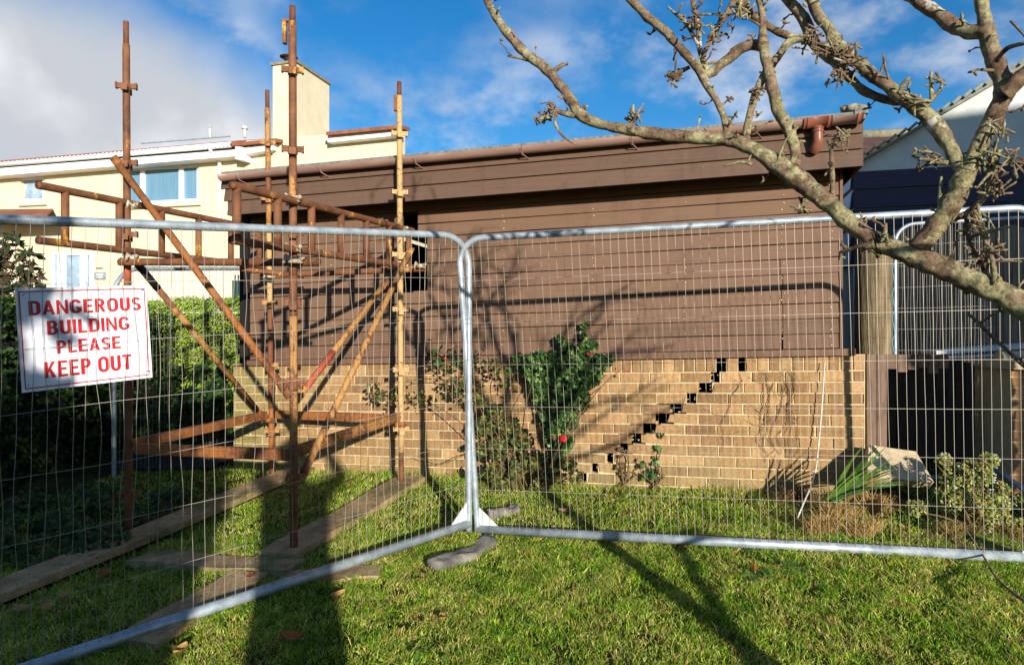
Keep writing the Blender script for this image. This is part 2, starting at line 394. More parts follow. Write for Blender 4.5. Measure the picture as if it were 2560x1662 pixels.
def gbox(mb,u0,u1,n0,n1,h0,h1,col=None):
    mb.hexa([G(u0,n1,h0),G(u1,n1,h0),G(u1,n0,h0),G(u0,n0,h0),G(u0,n1,h1),G(u1,n1,h1),G(u1,n0,h1),G(u0,n0,h1)],col)
def build_garage():
    g=thing('garage','old garage with brown timber boarding above a cracked buff brick base','garage',G(-1.5,0,-1.27))
    # brick base
    bk=MB(); mo=MB(); CH=.0790; top=-.232; bl=uof(583); br_=uof(2163); rnd=random.Random(3)
    tones=[(168,134,94),(176,142,100),(154,122,84),(184,150,108),(162,130,92),(150,118,82),(142,112,80)]
    def brick(u0,u1,h0,h1,k=0,green=0,chip=0):
        c=rgb(rnd.choice(tones)); f=rnd.uniform(.88,1.08); c=tuple(v*f for v in c[:3])
        if green: gg=rgb((140,136,84)); c=tuple(c[i]*(1-green)+gg[i]*green for i in range(3))
        j=lambda a: rnd.uniform(-a,a); fo=rnd.uniform(0,.003)
        e=.005; m_=.0048
        a=[(u0+m_+j(.0015),h0+m_+j(.001)),(u1-m_+j(.0015),h0+m_+j(.001)),(u1-m_+j(.0015),h1-m_+j(.001)),(u0+m_+j(.0015),h1-m_+j(.001))]
        if chip>0: a[1]=(a[1][0]-rnd.uniform(0,.02),a[1][1]); a[2]=(a[2][0]-rnd.uniform(-.006,.014),a[2][1]-rnd.uniform(0,.012))
        if chip<0: a[0]=(a[0][0]+rnd.uniform(-.006,.014),a[0][1]+rnd.uniform(0,.012)); a[3]=(a[3][0]+rnd.uniform(0,.02),a[3][1])
        cu=(u0+u1)/2; ch=(h0+h1)/2
        back=[G(p,-.09,q) for p,q in a]; mid=[G(p,fo-.003,q) for p,q in a]
        fr=[G(p+(e if p<cu else -e)*.7,fo+.002,q+(e if q<ch else -e)*.7) for p,q in a]
        bk.add(back+mid+fr,[(0,1,5,4),(1,2,6,5),(2,3,7,6),(3,0,4,7),(4,5,9,8),(5,6,10,9),(6,7,11,10),(7,4,8,11),(8,9,10,11),(3,2,1,0)],c)
    def mort(u0,u1,h0,h1): gbox(mo,u0,u1,-.085,-.006,h0,h1)
    crack=[(1778,1800),(1752,1776),(1717,1739),(1677,1699),(1645,1665),(1612,1632),(1580,1599),(1548,1566),(1515,1531),(1480,1496),(1455,1464),(1425,1430)]
    # brick-on-edge top course
    gaps=[(uof(1791),uof(1816)),(uof(1846),uof(1864))]
    u=bl; h1=top; h0=top-.112
    segs=[(bl,gaps[0][0]),(gaps[0][1],gaps[1][0]),(gaps[1][1],br_)]
    for a,b in segs:
        n=max(1,round((b-a)/.079)); s=(b-a)/n
        for i in range(n): brick(a+i*s,a+(i+1)*s,h0,h1,green=(.5 if a+i*s<UL+.25 else 0))
        mort(a,b,h0,h1)
    for k,(x0,x1) in enumerate(crack):
        hb=h0-CH*(k+1); ht=h0-CH*k
        c0,c1=uof(x0)+rnd.uniform(-.010,.006),uof(x1)+rnd.uniform(-.008,.014); w_=.232
        # left of the crack
        u=c0
        while u>bl:
            a=max(bl,u-w_); brick(a,u,hb,ht,green=max(0,min(.75,(.9-(a-bl))*.9))*(.6 if a>UL else 1)+max(0,.3*(-.95-hb)/.25)*(a>bl+.9),chip=(1 if u==c0 else 0)); u=a
        mort(bl,c0-(.11 if 2<k<8 else .006),hb,ht)
        u=c1
        while u<br_:
            b=min(br_,u+w_); brick(u,b,hb,ht,green=max(0,.3*(-.95-hb)/.25),chip=(-1 if u==c1 else 0)); u=b
        mort(c1+(.05 if 2<k<8 else .004),br_,hb,ht)
        # broken mortar teeth round each hole
        for q in range(3):
            uu=rnd.choice((c0,c1)); hh=rnd.uniform(hb,ht); bx=MB()
            mo.tube([G(uu-.008,-.03,hh),G(uu+.008,-.02,hh+.004)],[.008,.004],5)
    for k in range(len(crack),len(crack)+3):
        hb=h0-CH*(k+1); ht=h0-CH*k; gbox(mo,bl,br_,-.085,-.006,hb,ht); u=bl-(k%2)*.11
        while u<br_: brick(max(bl,u),min(br_,u+.232),hb,ht); u+=.232
    wall=obj('brick_wall',bk,M['brick'],g); obj('mortar',mo,M['mortar'],wall)
    # timber sill
    mb=MB(); gbox(mb,UL-.01,uof(2140,.05),-.1,.045,top-.004,top+.045,(.9,.88,.9)); gbox(mb,UL-.16,UL-.02,-.1,.05,top,top+.02,(1.6,1.6,1.6)); obj('sill',mb,M['boards'],g)
    # shiplap boarding with the window hole
    mb=MB(); PT=.1125; hb=top+.047; htop=hof(1280,478); i=0
    wu0,wu1=uof(1008),uof(1069); wu2=uof(1046); wt=hof(1040,580); wt2=hof(1030,541); wb=hof(1040,732)
    joints={2:1957,3:1954,4:1957,5:1950,1:1957,0:1957}
    h=hb
    while h<htop:
        h1=min(h+PT,htop); e=rnd.uniform(.86,1.08); t=(e,e*rnd.uniform(.97,1.02),e*rnd.uniform(.95,1.02))
        spans=[(UL,UR)]
        def cut(sp,a,b): 
            o=[]
            for s0,s1 in sp:
                if b<=s0 or a>=s1: o.append((s0,s1)); continue
                if a>s0: o.append((s0,a))
                if b<s1: o.append((b,s1))
            return o
        mid=(h+h1)/2
        if wb-.02<mid<wt: spans=cut(spans,wu0,wu1+rnd.uniform(-.004,.004))
        elif wt<=mid<wt2: spans=cut(spans,wu0,wu2)
        if i in joints:
            ju=uof(joints[i]); spans=cut(spans,ju-.003-(0.006 if i==0 else 0),ju+.003)
        for s0,s1 in spans:
            k=max(1,int((s1-s0)/.5))
            for q in range(k):
                a=s0+(s1-s0)*q/k; b=s0+(s1-s0)*(q+1)/k
                # bevelled board: face leans out a little toward its lower edge, small groove on top
                wv=lambda u_: .0022*math.sin(u_*2.3+i*1.9)+.0016*math.sin(u_*6.1+i)
                v=[G(a,.012,h+.004+wv(a)),G(b,.012,h+.004+wv(b)),G(b,.006,h1-.003),G(a,.006,h1-.003),G(a,-.012,h+.001),G(b,-.012,h+.001),G(b,-.012,h1-.001),G(a,-.012,h1-.001)]
                f=[(0,1,2,3),(4,5,1,0),(3,2,6,7),(7,6,5,4)]
                if q==0: f.append((0,3,7,4))
                if q==k-1: f.append((1,5,6,2))
                mb.add(v,f,t)
        h=h1; i+=1
    tw=obj('timber_wall',mb,M['boards'],g)
    mb=MB()
    for k in range(11):
        for px in (1258,1484,1712,1957,2075,830):
            for dh in (.03,.085):
                if rnd.random()<.25: continue
                c=G(uof(px)+rnd.uniform(-.012,.012),.0125,hb+PT*k+dh+rnd.uniform(-.006,.006)); r_=rnd.uniform(.003,.0055); mb.tube([c,c+Nn*.0015],r_,6)
    tag(obj('nail_heads',mb,M['mortar'],tw),kind='stuff')
    # dark backing behind the boards leaving the hole open, corner board
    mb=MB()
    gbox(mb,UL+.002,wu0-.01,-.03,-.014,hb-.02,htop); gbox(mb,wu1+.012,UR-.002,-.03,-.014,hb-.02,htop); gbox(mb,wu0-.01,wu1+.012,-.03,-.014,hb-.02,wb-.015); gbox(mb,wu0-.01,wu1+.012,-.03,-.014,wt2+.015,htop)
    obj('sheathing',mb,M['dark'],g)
    mb=MB(); gbox(mb,UR+.004,UR+.024,-.05,.02,hb,htop,(.9,.85,.82)); obj('corner_board',mb,M['boards'],g)
    # window frame inside the hole
    mb=MB(); 
    for a in (1052,1058): gbox(mb,uof(a),uof(a)+.006,-.10,-.09,wb,wt-.03)
    obj('window_frame',mb,M['clamp'],g)
    # interior shell: end walls, back wall, floor, ceiling
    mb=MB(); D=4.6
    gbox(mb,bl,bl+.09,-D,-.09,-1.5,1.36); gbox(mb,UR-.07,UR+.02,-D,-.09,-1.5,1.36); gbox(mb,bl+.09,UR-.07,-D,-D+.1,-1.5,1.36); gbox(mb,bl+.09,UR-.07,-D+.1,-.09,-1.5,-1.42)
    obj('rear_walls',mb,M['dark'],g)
    # fascia: boards lapped one over another, leaning outward at the foot
    fl=uof(572,.26); fr=uof(2153,.26); mb=MB()
    hs=[hof(1500,466,.28),hof(1500,426.,.27),hof(1500,391,.26),hof(1500,366,.26)]
    for q in range(3):
        a,b=hs[q],hs[q+1]+.012; e=(1,.95,1.03)[q]; ext=.012*(2-q)
        k=8
        for s in range(k):
            u0=fl-ext*.0+(fr-fl)*s/k; u1=fl+(fr-fl)*(s+1)/k
            if s==0: u0-=.035*q
            if s==k-1: u1+=.0
            n0,n1=.285,.262
            v=[G(u0,n0,a),G(u1,n0,a),G(u1,n1,b),G(u0,n1,b),G(u0,n0-.022,a),G(u1,n0-.022,a),G(u1,n1-.022,b),G(u0,n1-.022,b)]
            f=[(0,1,2,3),(4,5,1,0),(3,2,6,7),(7,6,5,4)]
            if s==0: f.append((0,3,7,4))
            if s==k-1: f.append((1,5,6,2))
            mb.add(v,f,(e,e,e))
    # returns at the two ends
    for uu,sg in ((fl,-1),(fr,1)):
        for q in range(3):
            a,b=hs[q],hs[q+1]; gbox(mb,uu+(-.0 if sg>0 else -.0),uu+sg*.014,-.6,.258,a+.004,b,(.9,.9,.9))
    fa=obj('fascia',mb,M['fascia'],g)
    mb=MB(); gbox(mb,fl+.02,fr-.02,-.02,.24,hs[0]+.075,hs[0]+.09); obj('soffit',mb,M['dark'],g)
    mb=MB(); gbox(mb,UL,UR,.0,.03,htop-.012,htop+.015,(1.1,1.1,1.1)); obj('batten',mb,M['boards'],g)
    # flat felt roof
    mb=MB(); ht=hof(1500,340,.3)
    gbox(mb,fl-.05,fr+.02,-D-.1,.30,ht-.055,ht); gbox(mb,fr-.05,fr+.035,-D-.1,.31,ht-.02,ht+.03)
    rf=obj('roof',mb,M['felt'],g)
    mb=MB(); rn=random.Random(5)
    for q in range(9): mb.tube([G(fr-.06+rn.uniform(-.07,.07),.26+rn.uniform(-.05,.04),ht+.03),G(fr-.06+rn.uniform(-.07,.07),.26,ht+.05)],[.025,.012],7,jit=.5)
    obj('moss',mb,M['coping'],rf,True)
    # half-round gutter
    gl,gr=uof(547,.36),uof(2154,.36); gh0=hof(1280,369,.36); R_=.05
    mb=MB(); k=14; prof=[]
    for q in range(k+1):
        a=math.pi*q/k; prof.append((.335-math.cos(a)*R_,-math.sin(a)*R_))
    prof2=[(.335-math.cos(math.pi*q/k)*(R_-.004),-math.sin(math.pi*q/k)*(R_-.004)) for q in range(k,-1,-1)]
    pr=prof+prof2; m_=len(pr); ss=20
    base=0
    for s in range(ss+1):
        uu=gl+(gr-gl)*s/ss
        for (n,h) in pr: mb.v.append(tuple(G(uu,n,gh0+h+.02*0)))
    for s in range(ss):
        for q in range(m_):
            a=s*m_+q; b=s*m_+(q+1)%m_; mb.f.append((a,b,b+m_,a+m_))
    mb.f.append(tuple(range(k+1))); mb.f.append(tuple(ss*m_+q for q in range(k,-1,-1)))
    gu=obj('gutter',mb,M['gutter'],g,True)
    def saddle(u0,u1,mat,name,rr=.056):
        b=MB(); n0=len(b.v)
        for uu in (u0,u1):
            for q in range(k+1):
                a=math.pi*q/k; b.v.append(tuple(G(uu,.335-math.cos(a)*rr,gh0-math.sin(a)*rr+.004)))
        for q in range(k): b.f.append((q,q+1,q+k+2,q+k+1))
        b.f.append(tuple(range(k+1))); b.f.append(tuple(range(2*k+1,k,-1)))
        return obj(name,b,mat,gu,True)
    for px in (1303,1578): saddle(uof(px,.36)-.008,uof(px,.36)+.008,M['gutter'],'gutter_bracket')
    for px in (595,800,1037,1303,1578,1890,2050):
        u0=uof(px,.36); b=MB(); b.beam(G(u0-.006,.385,gh0-.02),G(u0+.01,.345,gh0-.062),.014,.006); b.beam(G(u0+.01,.345,gh0-.06),G(u0+.045,.275,gh0-.085),.012,.006)
        obj('gutter_bracket',b,M['gutter'],gu)
    saddle(uof(2012,.36),uof(2080,.36),M['gutter_new'],'outlet_sleeve',.060); saddle(uof(2009,.36),uof(2018,.36),M['gutter_new'],'outlet_collar',.064); saddle(uof(2069,.36),uof(2079,.36),M['gutter_new'],'outlet_collar',.064); saddle(uof(2143,.36),uof(2157,.36),M['gutter_new'],'end_cap',.060)
    uo=uof(2046,.36); b=MB(); pts=[G(uo,.335,gh0-.04),G(uo,.335,gh0-.12),G(uo-.0,.330,gh0-.155),G(uo-.01,.315,gh0-.185),G(uo-.02,.29,gh0-.205)]
    b.tube(cr([tuple(p) for p in pts],4),.034,14); b.tube([G(uo,.335,gh0-.075),G(uo,.335,gh0-.088)],.039,14); b.tube([G(uo,.335,gh0-.055),G(uo,.335,gh0-.066)],.039,14)
    obj('downpipe_bend',b,M['gutter_new'],gu,True)
    # nail heads
    return g
garage=build_garage()

# ------------------------------------------------------------------ scaffold tower
ZP=.0
P1=(-2.51,4.45);P3=(-1.287,4.0);P4=(-.883,5.4);P2=(-2.07,5.85)
def build_scaffold():
    t=thing('scaffold_tower','rusty scaffold tower of four uprights with ladder beams beside the garage','scaffold',(-1.7,4.9,zg(-1.7,4.9)))
    def z_at(py,d): return (CY-py)/F*d
    R=.0228
    def pole(p,px0,px1,ytop,ybot,ysleeve,mats,clamps,name='upright'):
        d=p[1]; up=MB()
        x0=(px0-CX)/F*d; x1=(px1-CX)/F*d; zt=z_at(ytop,d); zb=z_at(ybot,d)
        def at(z): k=(z-zb)/(zt-zb); return Vector((x1+(x0-x1)*k,d,z))
        zs=z_at(ysleeve,d)
        n=10; o=None
        for (ya,yb,mk) in mats:
            b=MB(); za,zz=z_at(ya,d),z_at(yb,d); b.tube([at(zz+(za-zz)*i/8) for i in range(9)],R,14,jit=.0)
            oo=obj('upright' if o is None else 'upright_section',b,M[mk],t if o is None else o,True); o=o or oo
        b=MB(); b.tube([at(zs-.02),at(zt)],R*.78,12); obj('spigot',b,M['rust_dark'],o,True)
        for yc in clamps:      # fixed wedge cups: little crossed lugs
            b=MB()
            zc=z_at(yc,d); c=at(zc); mrot=Matrix.Rotation(.5,3,'Z')
            b.tube([c-Vector((0,0,.018)),c+Vector((0,0,.018))],R*1.22,12)
            for a in (0,math.pi/2,math.pi,1.5*math.pi):
                mr_=Matrix.Rotation(a+.28,3,'Z'); off=mr_@Vector((R*1.75,0,.012 if a in(0,math.pi) else -.012))
                b.box(c+off,(.022,.008,.017),mr_); b.box(c+mr_@Vector((R*2.55,0,off.z)),(.005,.019,.019),mr_)
            obj('wedge_cup',b,M[mats[0][2]],o)
        b=MB(); c=at(zb); 
        return at
    a1=pole(P1,315,322,55,1340,112,[(112,420,'rust'),(420,655,'rust'),(655,790,'rust_red'),(790,1345,'rust_dark')],[220,410,590,1240])  # dark lower length: shade put into the colour
    a3=pole(P3,731,735,16,1382,55,[(55,400,'rust'),(400,690,'rust_yellow'),(690,790,'rust_dark'),(790,1110,'rust_yellow'),(1110,1386,'rust_dark')],[180,378,585,762,960])  # dark lengths: shade crossing the upright, put into the colour
    a2=pole(P2,668,680,226,1185,272,[(272,560,'rust_yellow'),(560,765,'rust_pale'),(765,1020,'rust_dark'),(1020,1188,'rust_orange')],[360,500,760,915,1080])
    a4=pole(P4,998,1003,205,1202,240,[(240,700,'rust_pale'),(700,1130,'rust_pale'),(1130,1205,'rust_dark')],[338,484,640,777,927,1075])
    # flags of old couplers near the tops
    b=MB()
    for (px,y0,y1,d) in ((712,52,110,P3[1]),(988,240,278,P4[1])):
        p0=P(px,y0,d);p1=P(px,y1,d); b.beam(p0,p1,.022,.03,(0,1,0))
        b.beam(p0+Vector((-.012,0,0)),p0+Vector((.03,0,0)),.02,.014)
    obj('hooked_wedge',b,M['rust'],t)
    # ladder beams
    def ladder(pa,pb,s0,s1,zt0,zt1,zb0,zb1,rungs,label):
        A=Vector((*pa,0));B=Vector((*pb,0)); D=B-A; off=Vector((D.y,-D.x,0)).normalized()*-.05
        def q(s,k,top): z0,z1=(zt0,zt1) if top else (zb0,zb1); p=A+D*s-off*k; kk=(s-s0)/(s1-s0); return Vector((p.x,p.y,z0+(z1-z0)*kk))
        sd=-1
        b=MB()
        b.tube([q(s0,0,True)+Vector((0,0,0)),q(s1,0,True)],.0228,14,cap=False); b.tube([q(s0,0,False),q(s1,0,False)],.0228,14,cap=False)
        b.tube([q(s0+.002,0,True),q(s1-.002,0,True)],.019,14); b.tube([q(s0+.002,0,False),q(s1-.002,0,False)],.019,14)
        o=obj('ladder_beam',b,M['rust'],t,True); o['label']=label
        for s in rungs:
            b=MB(); p0=q(s,0,False);p1=q(s,0,True); b.tube([p0,p1],.0225,12); obj('rung',b,M['rust'],o,True)
    ladder((-2.53,4.38),(-2.11,5.78),-.376,1.0,.835,.87,.522,.56,[-.26,-.0,.24,.48,.72,.96],'ladder beam on the left side of the tower')
    ladder((-1.27,3.94),(-.86,5.34),-.36,1.13,.745,.825,.467,.53,[-.333,-.098,.132,.3666,.5997,.841,1.075],'ladder beam on the right side of the tower')
    # tubes
    def rail(name,a,b,r=.0235,mk='rust'):
        x=MB(); x.tube([a,b],r,14,cap=False); x.tube([a+(b-a)*.003,b-(b-a)*.003],r*.85,12); return obj(name,x,M[mk],t,True)
    rail('ledger_tube',P(300,655,4.38),P(798,656,3.93)); 
    rail('ledger_tube',P(655,690,5.76),P(1062,672,5.28)); rail('ledger_tube',P(600,672,5.6),P(760,690,5.75),.02)
    def brace(a,b,mk,name='diagonal_brace',fl=True):
        x=MB(); T=(b-a).normalized(); L=(b-a).length; n=10
        x.tube([a+T*.06,b-T*.06],.0222,12)
        # flattened ends
        for p,s in ((a,1),(b,-1)): x.beam(p+T*s*-.01,p+T*s*.075,.05,.014,(0,-1,.2))
        return obj(name,x,M[mk],t,True)
    brace(P(285,396,4.30),P(722,988,3.95),'rust_orange'); brace(P(340,655,4.45),P(652,1035,5.75),'rust_yellow'); brace(P(1028,622,5.25),P(750,1202,4.02),'rust_yellow'); brace(P(966,704,5.35),P(738,1005,4.55),'rust_yellow')
    x=MB(); a=P(966,704,5.35); b=P(738,1005,4.55); x.tube([a+(b-a)*.62,a+(b-a)*.9],.0232,12); obj('red_brace_section',x,M['rust_red'],t,True)
    x=MB(); a=P(340,655,4.45); b=P(652,1035,5.75); x.tube([a+(b-a)*.02,a+(b-a)*.14],.0240,12); obj('black_tape_wrap',x,M['blackplate'],t,True)  # black length near the brace's upper end
    # base ledgers: pressed channels
    def chan(a,b,mk,h=.062):
        x=MB(); T=(b-a).normalized(); s=T.cross(Vector((0,0,1))).normalized(); u=Vector((0,0,1))
        x.beam(a,b,.006,h); x.beam(a+u*h/2-s*.014,b+u*h/2-s*.014,.034,.006); x.beam(a-u*h/2-s*.014,b-u*h/2-s*.014,.034,.006); x.beam(a+s*.006,b+s*.006,.012,.018)
        obj('base_ledger',x,M[mk],t)
    chan(P(330,1112,4.45),P(668,1037,5.8),'rust_orange'); chan(P(335,1122,4.4),P(722,1137,4.02),'rust_orange'); chan(P(690,1036,5.82),P(1000,1048,5.42),'rust_orange'); chan(P(745,1128,4.08),P(1000,1042,5.35),'rust_yellow')
    # couplers
    def coupler(px,py,d,mk='clamp',s=1.):
        x=MB(); c=P(px,py,d); x.tube([c-Vector((0,0,.016*s)),c+Vector((0,0,.016*s))],.031*s,12); x.box(c+Vector((.034*s,-.012,0)),(.014*s,.014,.018*s)); x.tube([c+Vector((.03*s,-.03,.004)),c+Vector((.062*s,-.03,.008))],.006,6); x.tube([c+Vector((-.03*s,-.028,.03)),c+Vector((-.045*s,-.03,-.02))],.009,6)
        x.box(c+Vector((-.032*s,-.01,.012)),(.012*s,.018,.012*s)); x.tube([c+Vector((.045*s,-.03,-.005)),c+Vector((.052*s,-.03,.02))],.010,6)
        obj('coupler',x,M[mk],t,True)
    coupler(732,499,3.97); coupler(733,622,3.96); coupler(735,650,3.93,'clamp',1.15); coupler(1003,574,5.34); coupler(1003,668,5.33); coupler(1050,665,5.25,'clamp',.9); coupler(322,657,4.36,'rust_orange'); coupler(676,690,5.72); coupler(334,645,4.34,'clamp',.7); coupler(336,515,4.36,'clamp',.7)
    coupler(735,965,3.97,'rust_orange',1.1); coupler(735,1190,3.98,'rust_orange',.8); coupler(672,1050,5.82,'rust_orange',1.1); coupler(1003,1060,5.36,'rust_orange',.9)
    # base plates
    for (px,py,d,mk) in ((322,1345,4.45,'rust_dark'),(738,1388,4.0,'blackplate'),(1003,1206,5.4,'rust_dark'),(680,1190,5.85,'rust_dark')):
        x=MB(); c=P(px,py,d); x.box(c,(.075,.075,.004),Matrix.Rotation(.4,3,'Z')); obj('base_plate',x,M[mk],t)
    return t
build_scaffold()
# planks on the grass
def plank(name,label,pa,pb,wd,th=.045,lift=.03,mat='plank',za=None,zb=None):
    a=Vector(pa);b=Vector(pb); a.z=zg(a.x,a.y)+lift if za is None else za; b.z=zg(b.x,b.y)+lift if zb is None else zb
    T=(b-a); L=T.length; t=T.normalized(); s=t.cross(Vector((0,0,1))).normalized(); u=s.cross(t)
    m=MB(); n=10; rn=random.Random(int(L*1000)); rows=[]
    for i in range(n+1):
        c=a+T*i/n+u*(.006*math.sin(i*.9)+.0); jl=rn.uniform(-.004,.004); jr=rn.uniform(-.004,.004)
        rows.append([c-s*(wd/2+jl)-u*th/2,c+s*(wd/2+jr)-u*th/2,c+s*(wd/2+jr)+u*th/2,c-s*(wd/2+jl)+u*th/2])
    for r in rows: m.v+=[tuple(p) for p in r]
    for i in range(n):
        for k in range(4): p=i*4+k; q=i*4+(k+1)%4; m.f.append((p,q,q+4,p+4))
    m.f.append((3,2,1,0)); e=n*4; m.f.append((e,e+1,e+2,e+3))
    o=obj(name,m,M[mat]); tag(o,label,'plank','planks lying under the scaffold')
    q=[a-s*wd/2,b-s*wd/2,b+s*wd/2,a+s*wd/2]
    ar=sum(q[i].x*q[(i+1)%4].y-q[(i+1)%4].x*q[i].y for i in range(4))
    if ar<0: q=q[::-1]
    PLANKS.append(q); return o
g_=ground_at
plank('scaffold_plank','long plank from the right rear scaffold leg down to the front leg',g_(1030,1205),g_(690,1405),.235)
plank('scaffold_plank','long plank running under the bottom fence rail toward the front left',g_(740,1372),g_(335,1618),.225,lift=.008)
plank('scaffold_plank','long shaded plank beneath the left front scaffold leg',g_(760,1180),g_(-260,1600),.225)
plank('scaffold_plank','short plank lying crosswise beneath the front scaffold leg',g_(352,1402),g_(740,1428),.2,lift=.012)
plank('scaffold_plank','weathered board end half buried in grass right of the front leg',g_(700,1450),g_(950,1432),.17,th=.03,lift=.0)

# ------------------------------------------------------------------ fence panels
def bil(c,u,v):      # c = BL, BR, TR, TL
    return c[0].lerp(c[1],u).lerp(c[3].lerp(c[2],u),v)
def panel(label,c,nv,nh,wav=0.,rail_r=.0205,rl=.12,rh=.2,legs=.05,gus=('L','R'),seed=1,wr=.00125,inset=0,wmat='wire'):
    base=(c[0]+c[1])/2; t=thing('mesh_barrier',label,'fence panel',(base.x,base.y,min(c[0].z,c[1].z)-.05),'round top mesh fence panels')
    W=(c[1]-c[0]).length; H=(c[3]-c[0]).length
    nrm=((c[1]-c[0]).cross(c[3]-c[0])).normalized()
    if nrm.y>0: nrm=-nrm       # toward the camera
    ru=rl/W*1.2; rv=rl/H*1.2
    pts=[(0,-legs/H)]+[(0,v) for v in np.linspace(0,1-rv,8)]+[(ru*(1-math.cos(a)),1-rv+rv*math.sin(a)) for a in np.linspace(.15,math.pi/2,8)]
    pts+=[(u,1) for u in np.linspace(ru*1.5,1-ru*1.5,10)]+[(1-ru*(1-math.cos(a)),1-rv+rv*math.sin(a)) for a in np.linspace(math.pi/2,.15,8)]+[(1,v) for v in np.linspace(1-rv,0,8)]+[(1,-legs/H)]
    m=MB(); m.tube([bil(c,u,v) for u,v in pts],rail_r,14)
    fr=obj('frame',m,M['galv'],t,True)
    m=MB(); m.tube([bil(c,0,0),bil(c,1,0)],rail_r*1.38,14); obj('bottom_rail',m,M['galv'],fr,True)
    rn=random.Random(seed); m=MB()
    hv=np.linspace(0.,1.,nh+1)
    for i in range(1,nv):
        u=i/nv; x=[]; K=28; ph=rn.uniform(0,6); am=wav*rn.uniform(.4,1.4); am2=wav*rn.uniform(.2,1)
        for k in range(K+1):
            v=k/K; du=(am*math.sin(ph+v*9)+am2*math.sin(ph*2+v*23))*min(1,4*v*(1-v)*2)
            vt=1
            uu=u+du/W
            if uu<ru: vt=1-rv+rv*math.sqrt(max(0,1-(1-uu/ru)**2))
            if uu>1-ru: vt=1-rv+rv*math.sqrt(max(0,1-(1-(1-uu)/ru)**2))
            p=bil(c,uu,-.004+ (vt+.004)*v); bow=rail_r*.98
            edge=min(1,max(0,1-min(v,1-v)*H/.05)); p=p+nrm*(bow+ .0)
            x.append(p)
        # wrap over the rails
        x=[bil(c,u,0)-Vector((0,0,rail_r*1.08))+nrm*rail_r*.2]+x+[bil(c,u,vt)+Vector((0,0,rail_r*1.05))+nrm*rail_r*.2]
        m.tube(x,wr,4,cap=False)
    for j in range(1,nh):
        v=j/nh; x=[]
        ph=rn.uniform(0,6)
        for k in range(25): x.append(bil(c,k/24,v+.5*wav/H*math.sin(ph+k*.8))+nrm*(rail_r*.98+.0022))
        m.tube(x,wr,4,cap=False)
    obj('wire_mesh',m,M[wmat],t)
    s=.16
    for e in gus:
        u0=0 if e=='L' else 1; du=s/W if e=='L' else -s/W
        m=MB(); a=bil(c,u0,0);b=bil(c,u0+du,0);d=bil(c,u0,s/H)
        k=nrm*.004; m.add([a+k,b+k,d+k,a-k,b-k,d-k],[(0,1,2),(5,4,3),(0,3,4,1),(1,4,5,2),(2,5,3,0)]); obj('corner_gusset',m,M['galvwhite'],t)
    return t
cA=[None]*4
LB=P(-560,1905,2.23); LT=P(-560,560,2.22)
# left panel: corners traced, its far end runs out of the picture
cA=[P(1172,1308,4.26),None,None,P(1172,590,4.24)]
a0=cA[0]; a1=P(105,1658,2.81); b0=cA[3]; b1=P(105,552,2.82)
k=3.27/((a1-a0).length)
left=[a0+(a1-a0)*k, a0, b0, b0+(b1-b0)*k]
pA=panel('leaning left mesh panel that carries the danger sign',left,68,7,wav=.007,seed=4,rl=.16,gus=('R',))
right=[P(1194,1322,4.30),P(2625,1396,3.64),P(2615,517,3.60),P(1146,598,4.22)]
pB=panel('large mesh panel standing in front of the cracked brick base',right,69,7,wav=.0012,seed=9,rl=.13)
far=[P(285,1205,6.0),P(700,1085,7.9),P(700,672,7.9),P(285,672,6.0)]
pC=panel('distant mesh panel behind the scaffold before the hedge',far,50,7,wav=.002,seed=5,rl=.2,gus=())
side=[P(2238,1190,5.35),P(2820,1210,4.95),P(2820,530,4.95),P(2238,562,5.35)]
pD=panel('mesh panel tied with blue cord behind the garage corner',side,70,12,wav=.003,seed=6,gus=(),wr=.0009,rail_r=.014)
m=MB(); x=P(1172,1308,4.26)
pts=[P(2232,575+i*20,5.30)+Vector((.012*math.sin(i*2.1),-.01,0)) for i in range(17)]
m.tube(pts,.003,5); tag(obj('blue_cord',m,M['cord']),'thin blue cord wound down the fence post by the garage corner','cord')
# fence foot blocks
def foot(label,pa,pb,wd,th,seed,bend=0):
    rn=random.Random(seed); m=MB(); a=Vector(pa);b=Vector(pb); n=14; T=b-a; s=T.normalized().cross(Vector((0,0,1)))
    for i in range(n+1):
        k=i/n; c=a+T*k+s*bend*math.sin(k*math.pi); w_=wd*(.62+.38*math.sin(min(1,max(.12,k*3,))*1.57) if k<.4 else 1)*(.8+.2*abs(math.cos(k*7)))*(1 if k<.93 else .8); ht=th*(.8+.25*math.sin(k*5+1))
        for j in range(9):
            a_=math.pi*j/8; x=-math.cos(a_); z=min(1,math.sin(a_)*1.7)
            p=c+s*x*w_/2+Vector((0,0,z*ht-.01)); p=p+Vector((0,0,1))*.016*mnoise.noise(p*14); m.v.append(tuple(p))
    for i in range(n):
        for j in range(8): q=i*9+j; m.f.append((q,q+1,q+10,q+9))
    m.f.append(tuple(range(8,-1,-1))); m.f.append(tuple(n*9+j for j in range(9)))
    tag(obj('rubber_block',m,M['rubber'],smooth=True),label,'rubber block','rubber fence feet')
foot('grey rubber fence foot in front where the two panels meet',g_(1082,1428),g_(1225,1352),.15,.062,2,.03)
foot('small dark rubber foot lump behind the right panel',g_(1225,1296),g_(1290,1275),.12,.07,4)
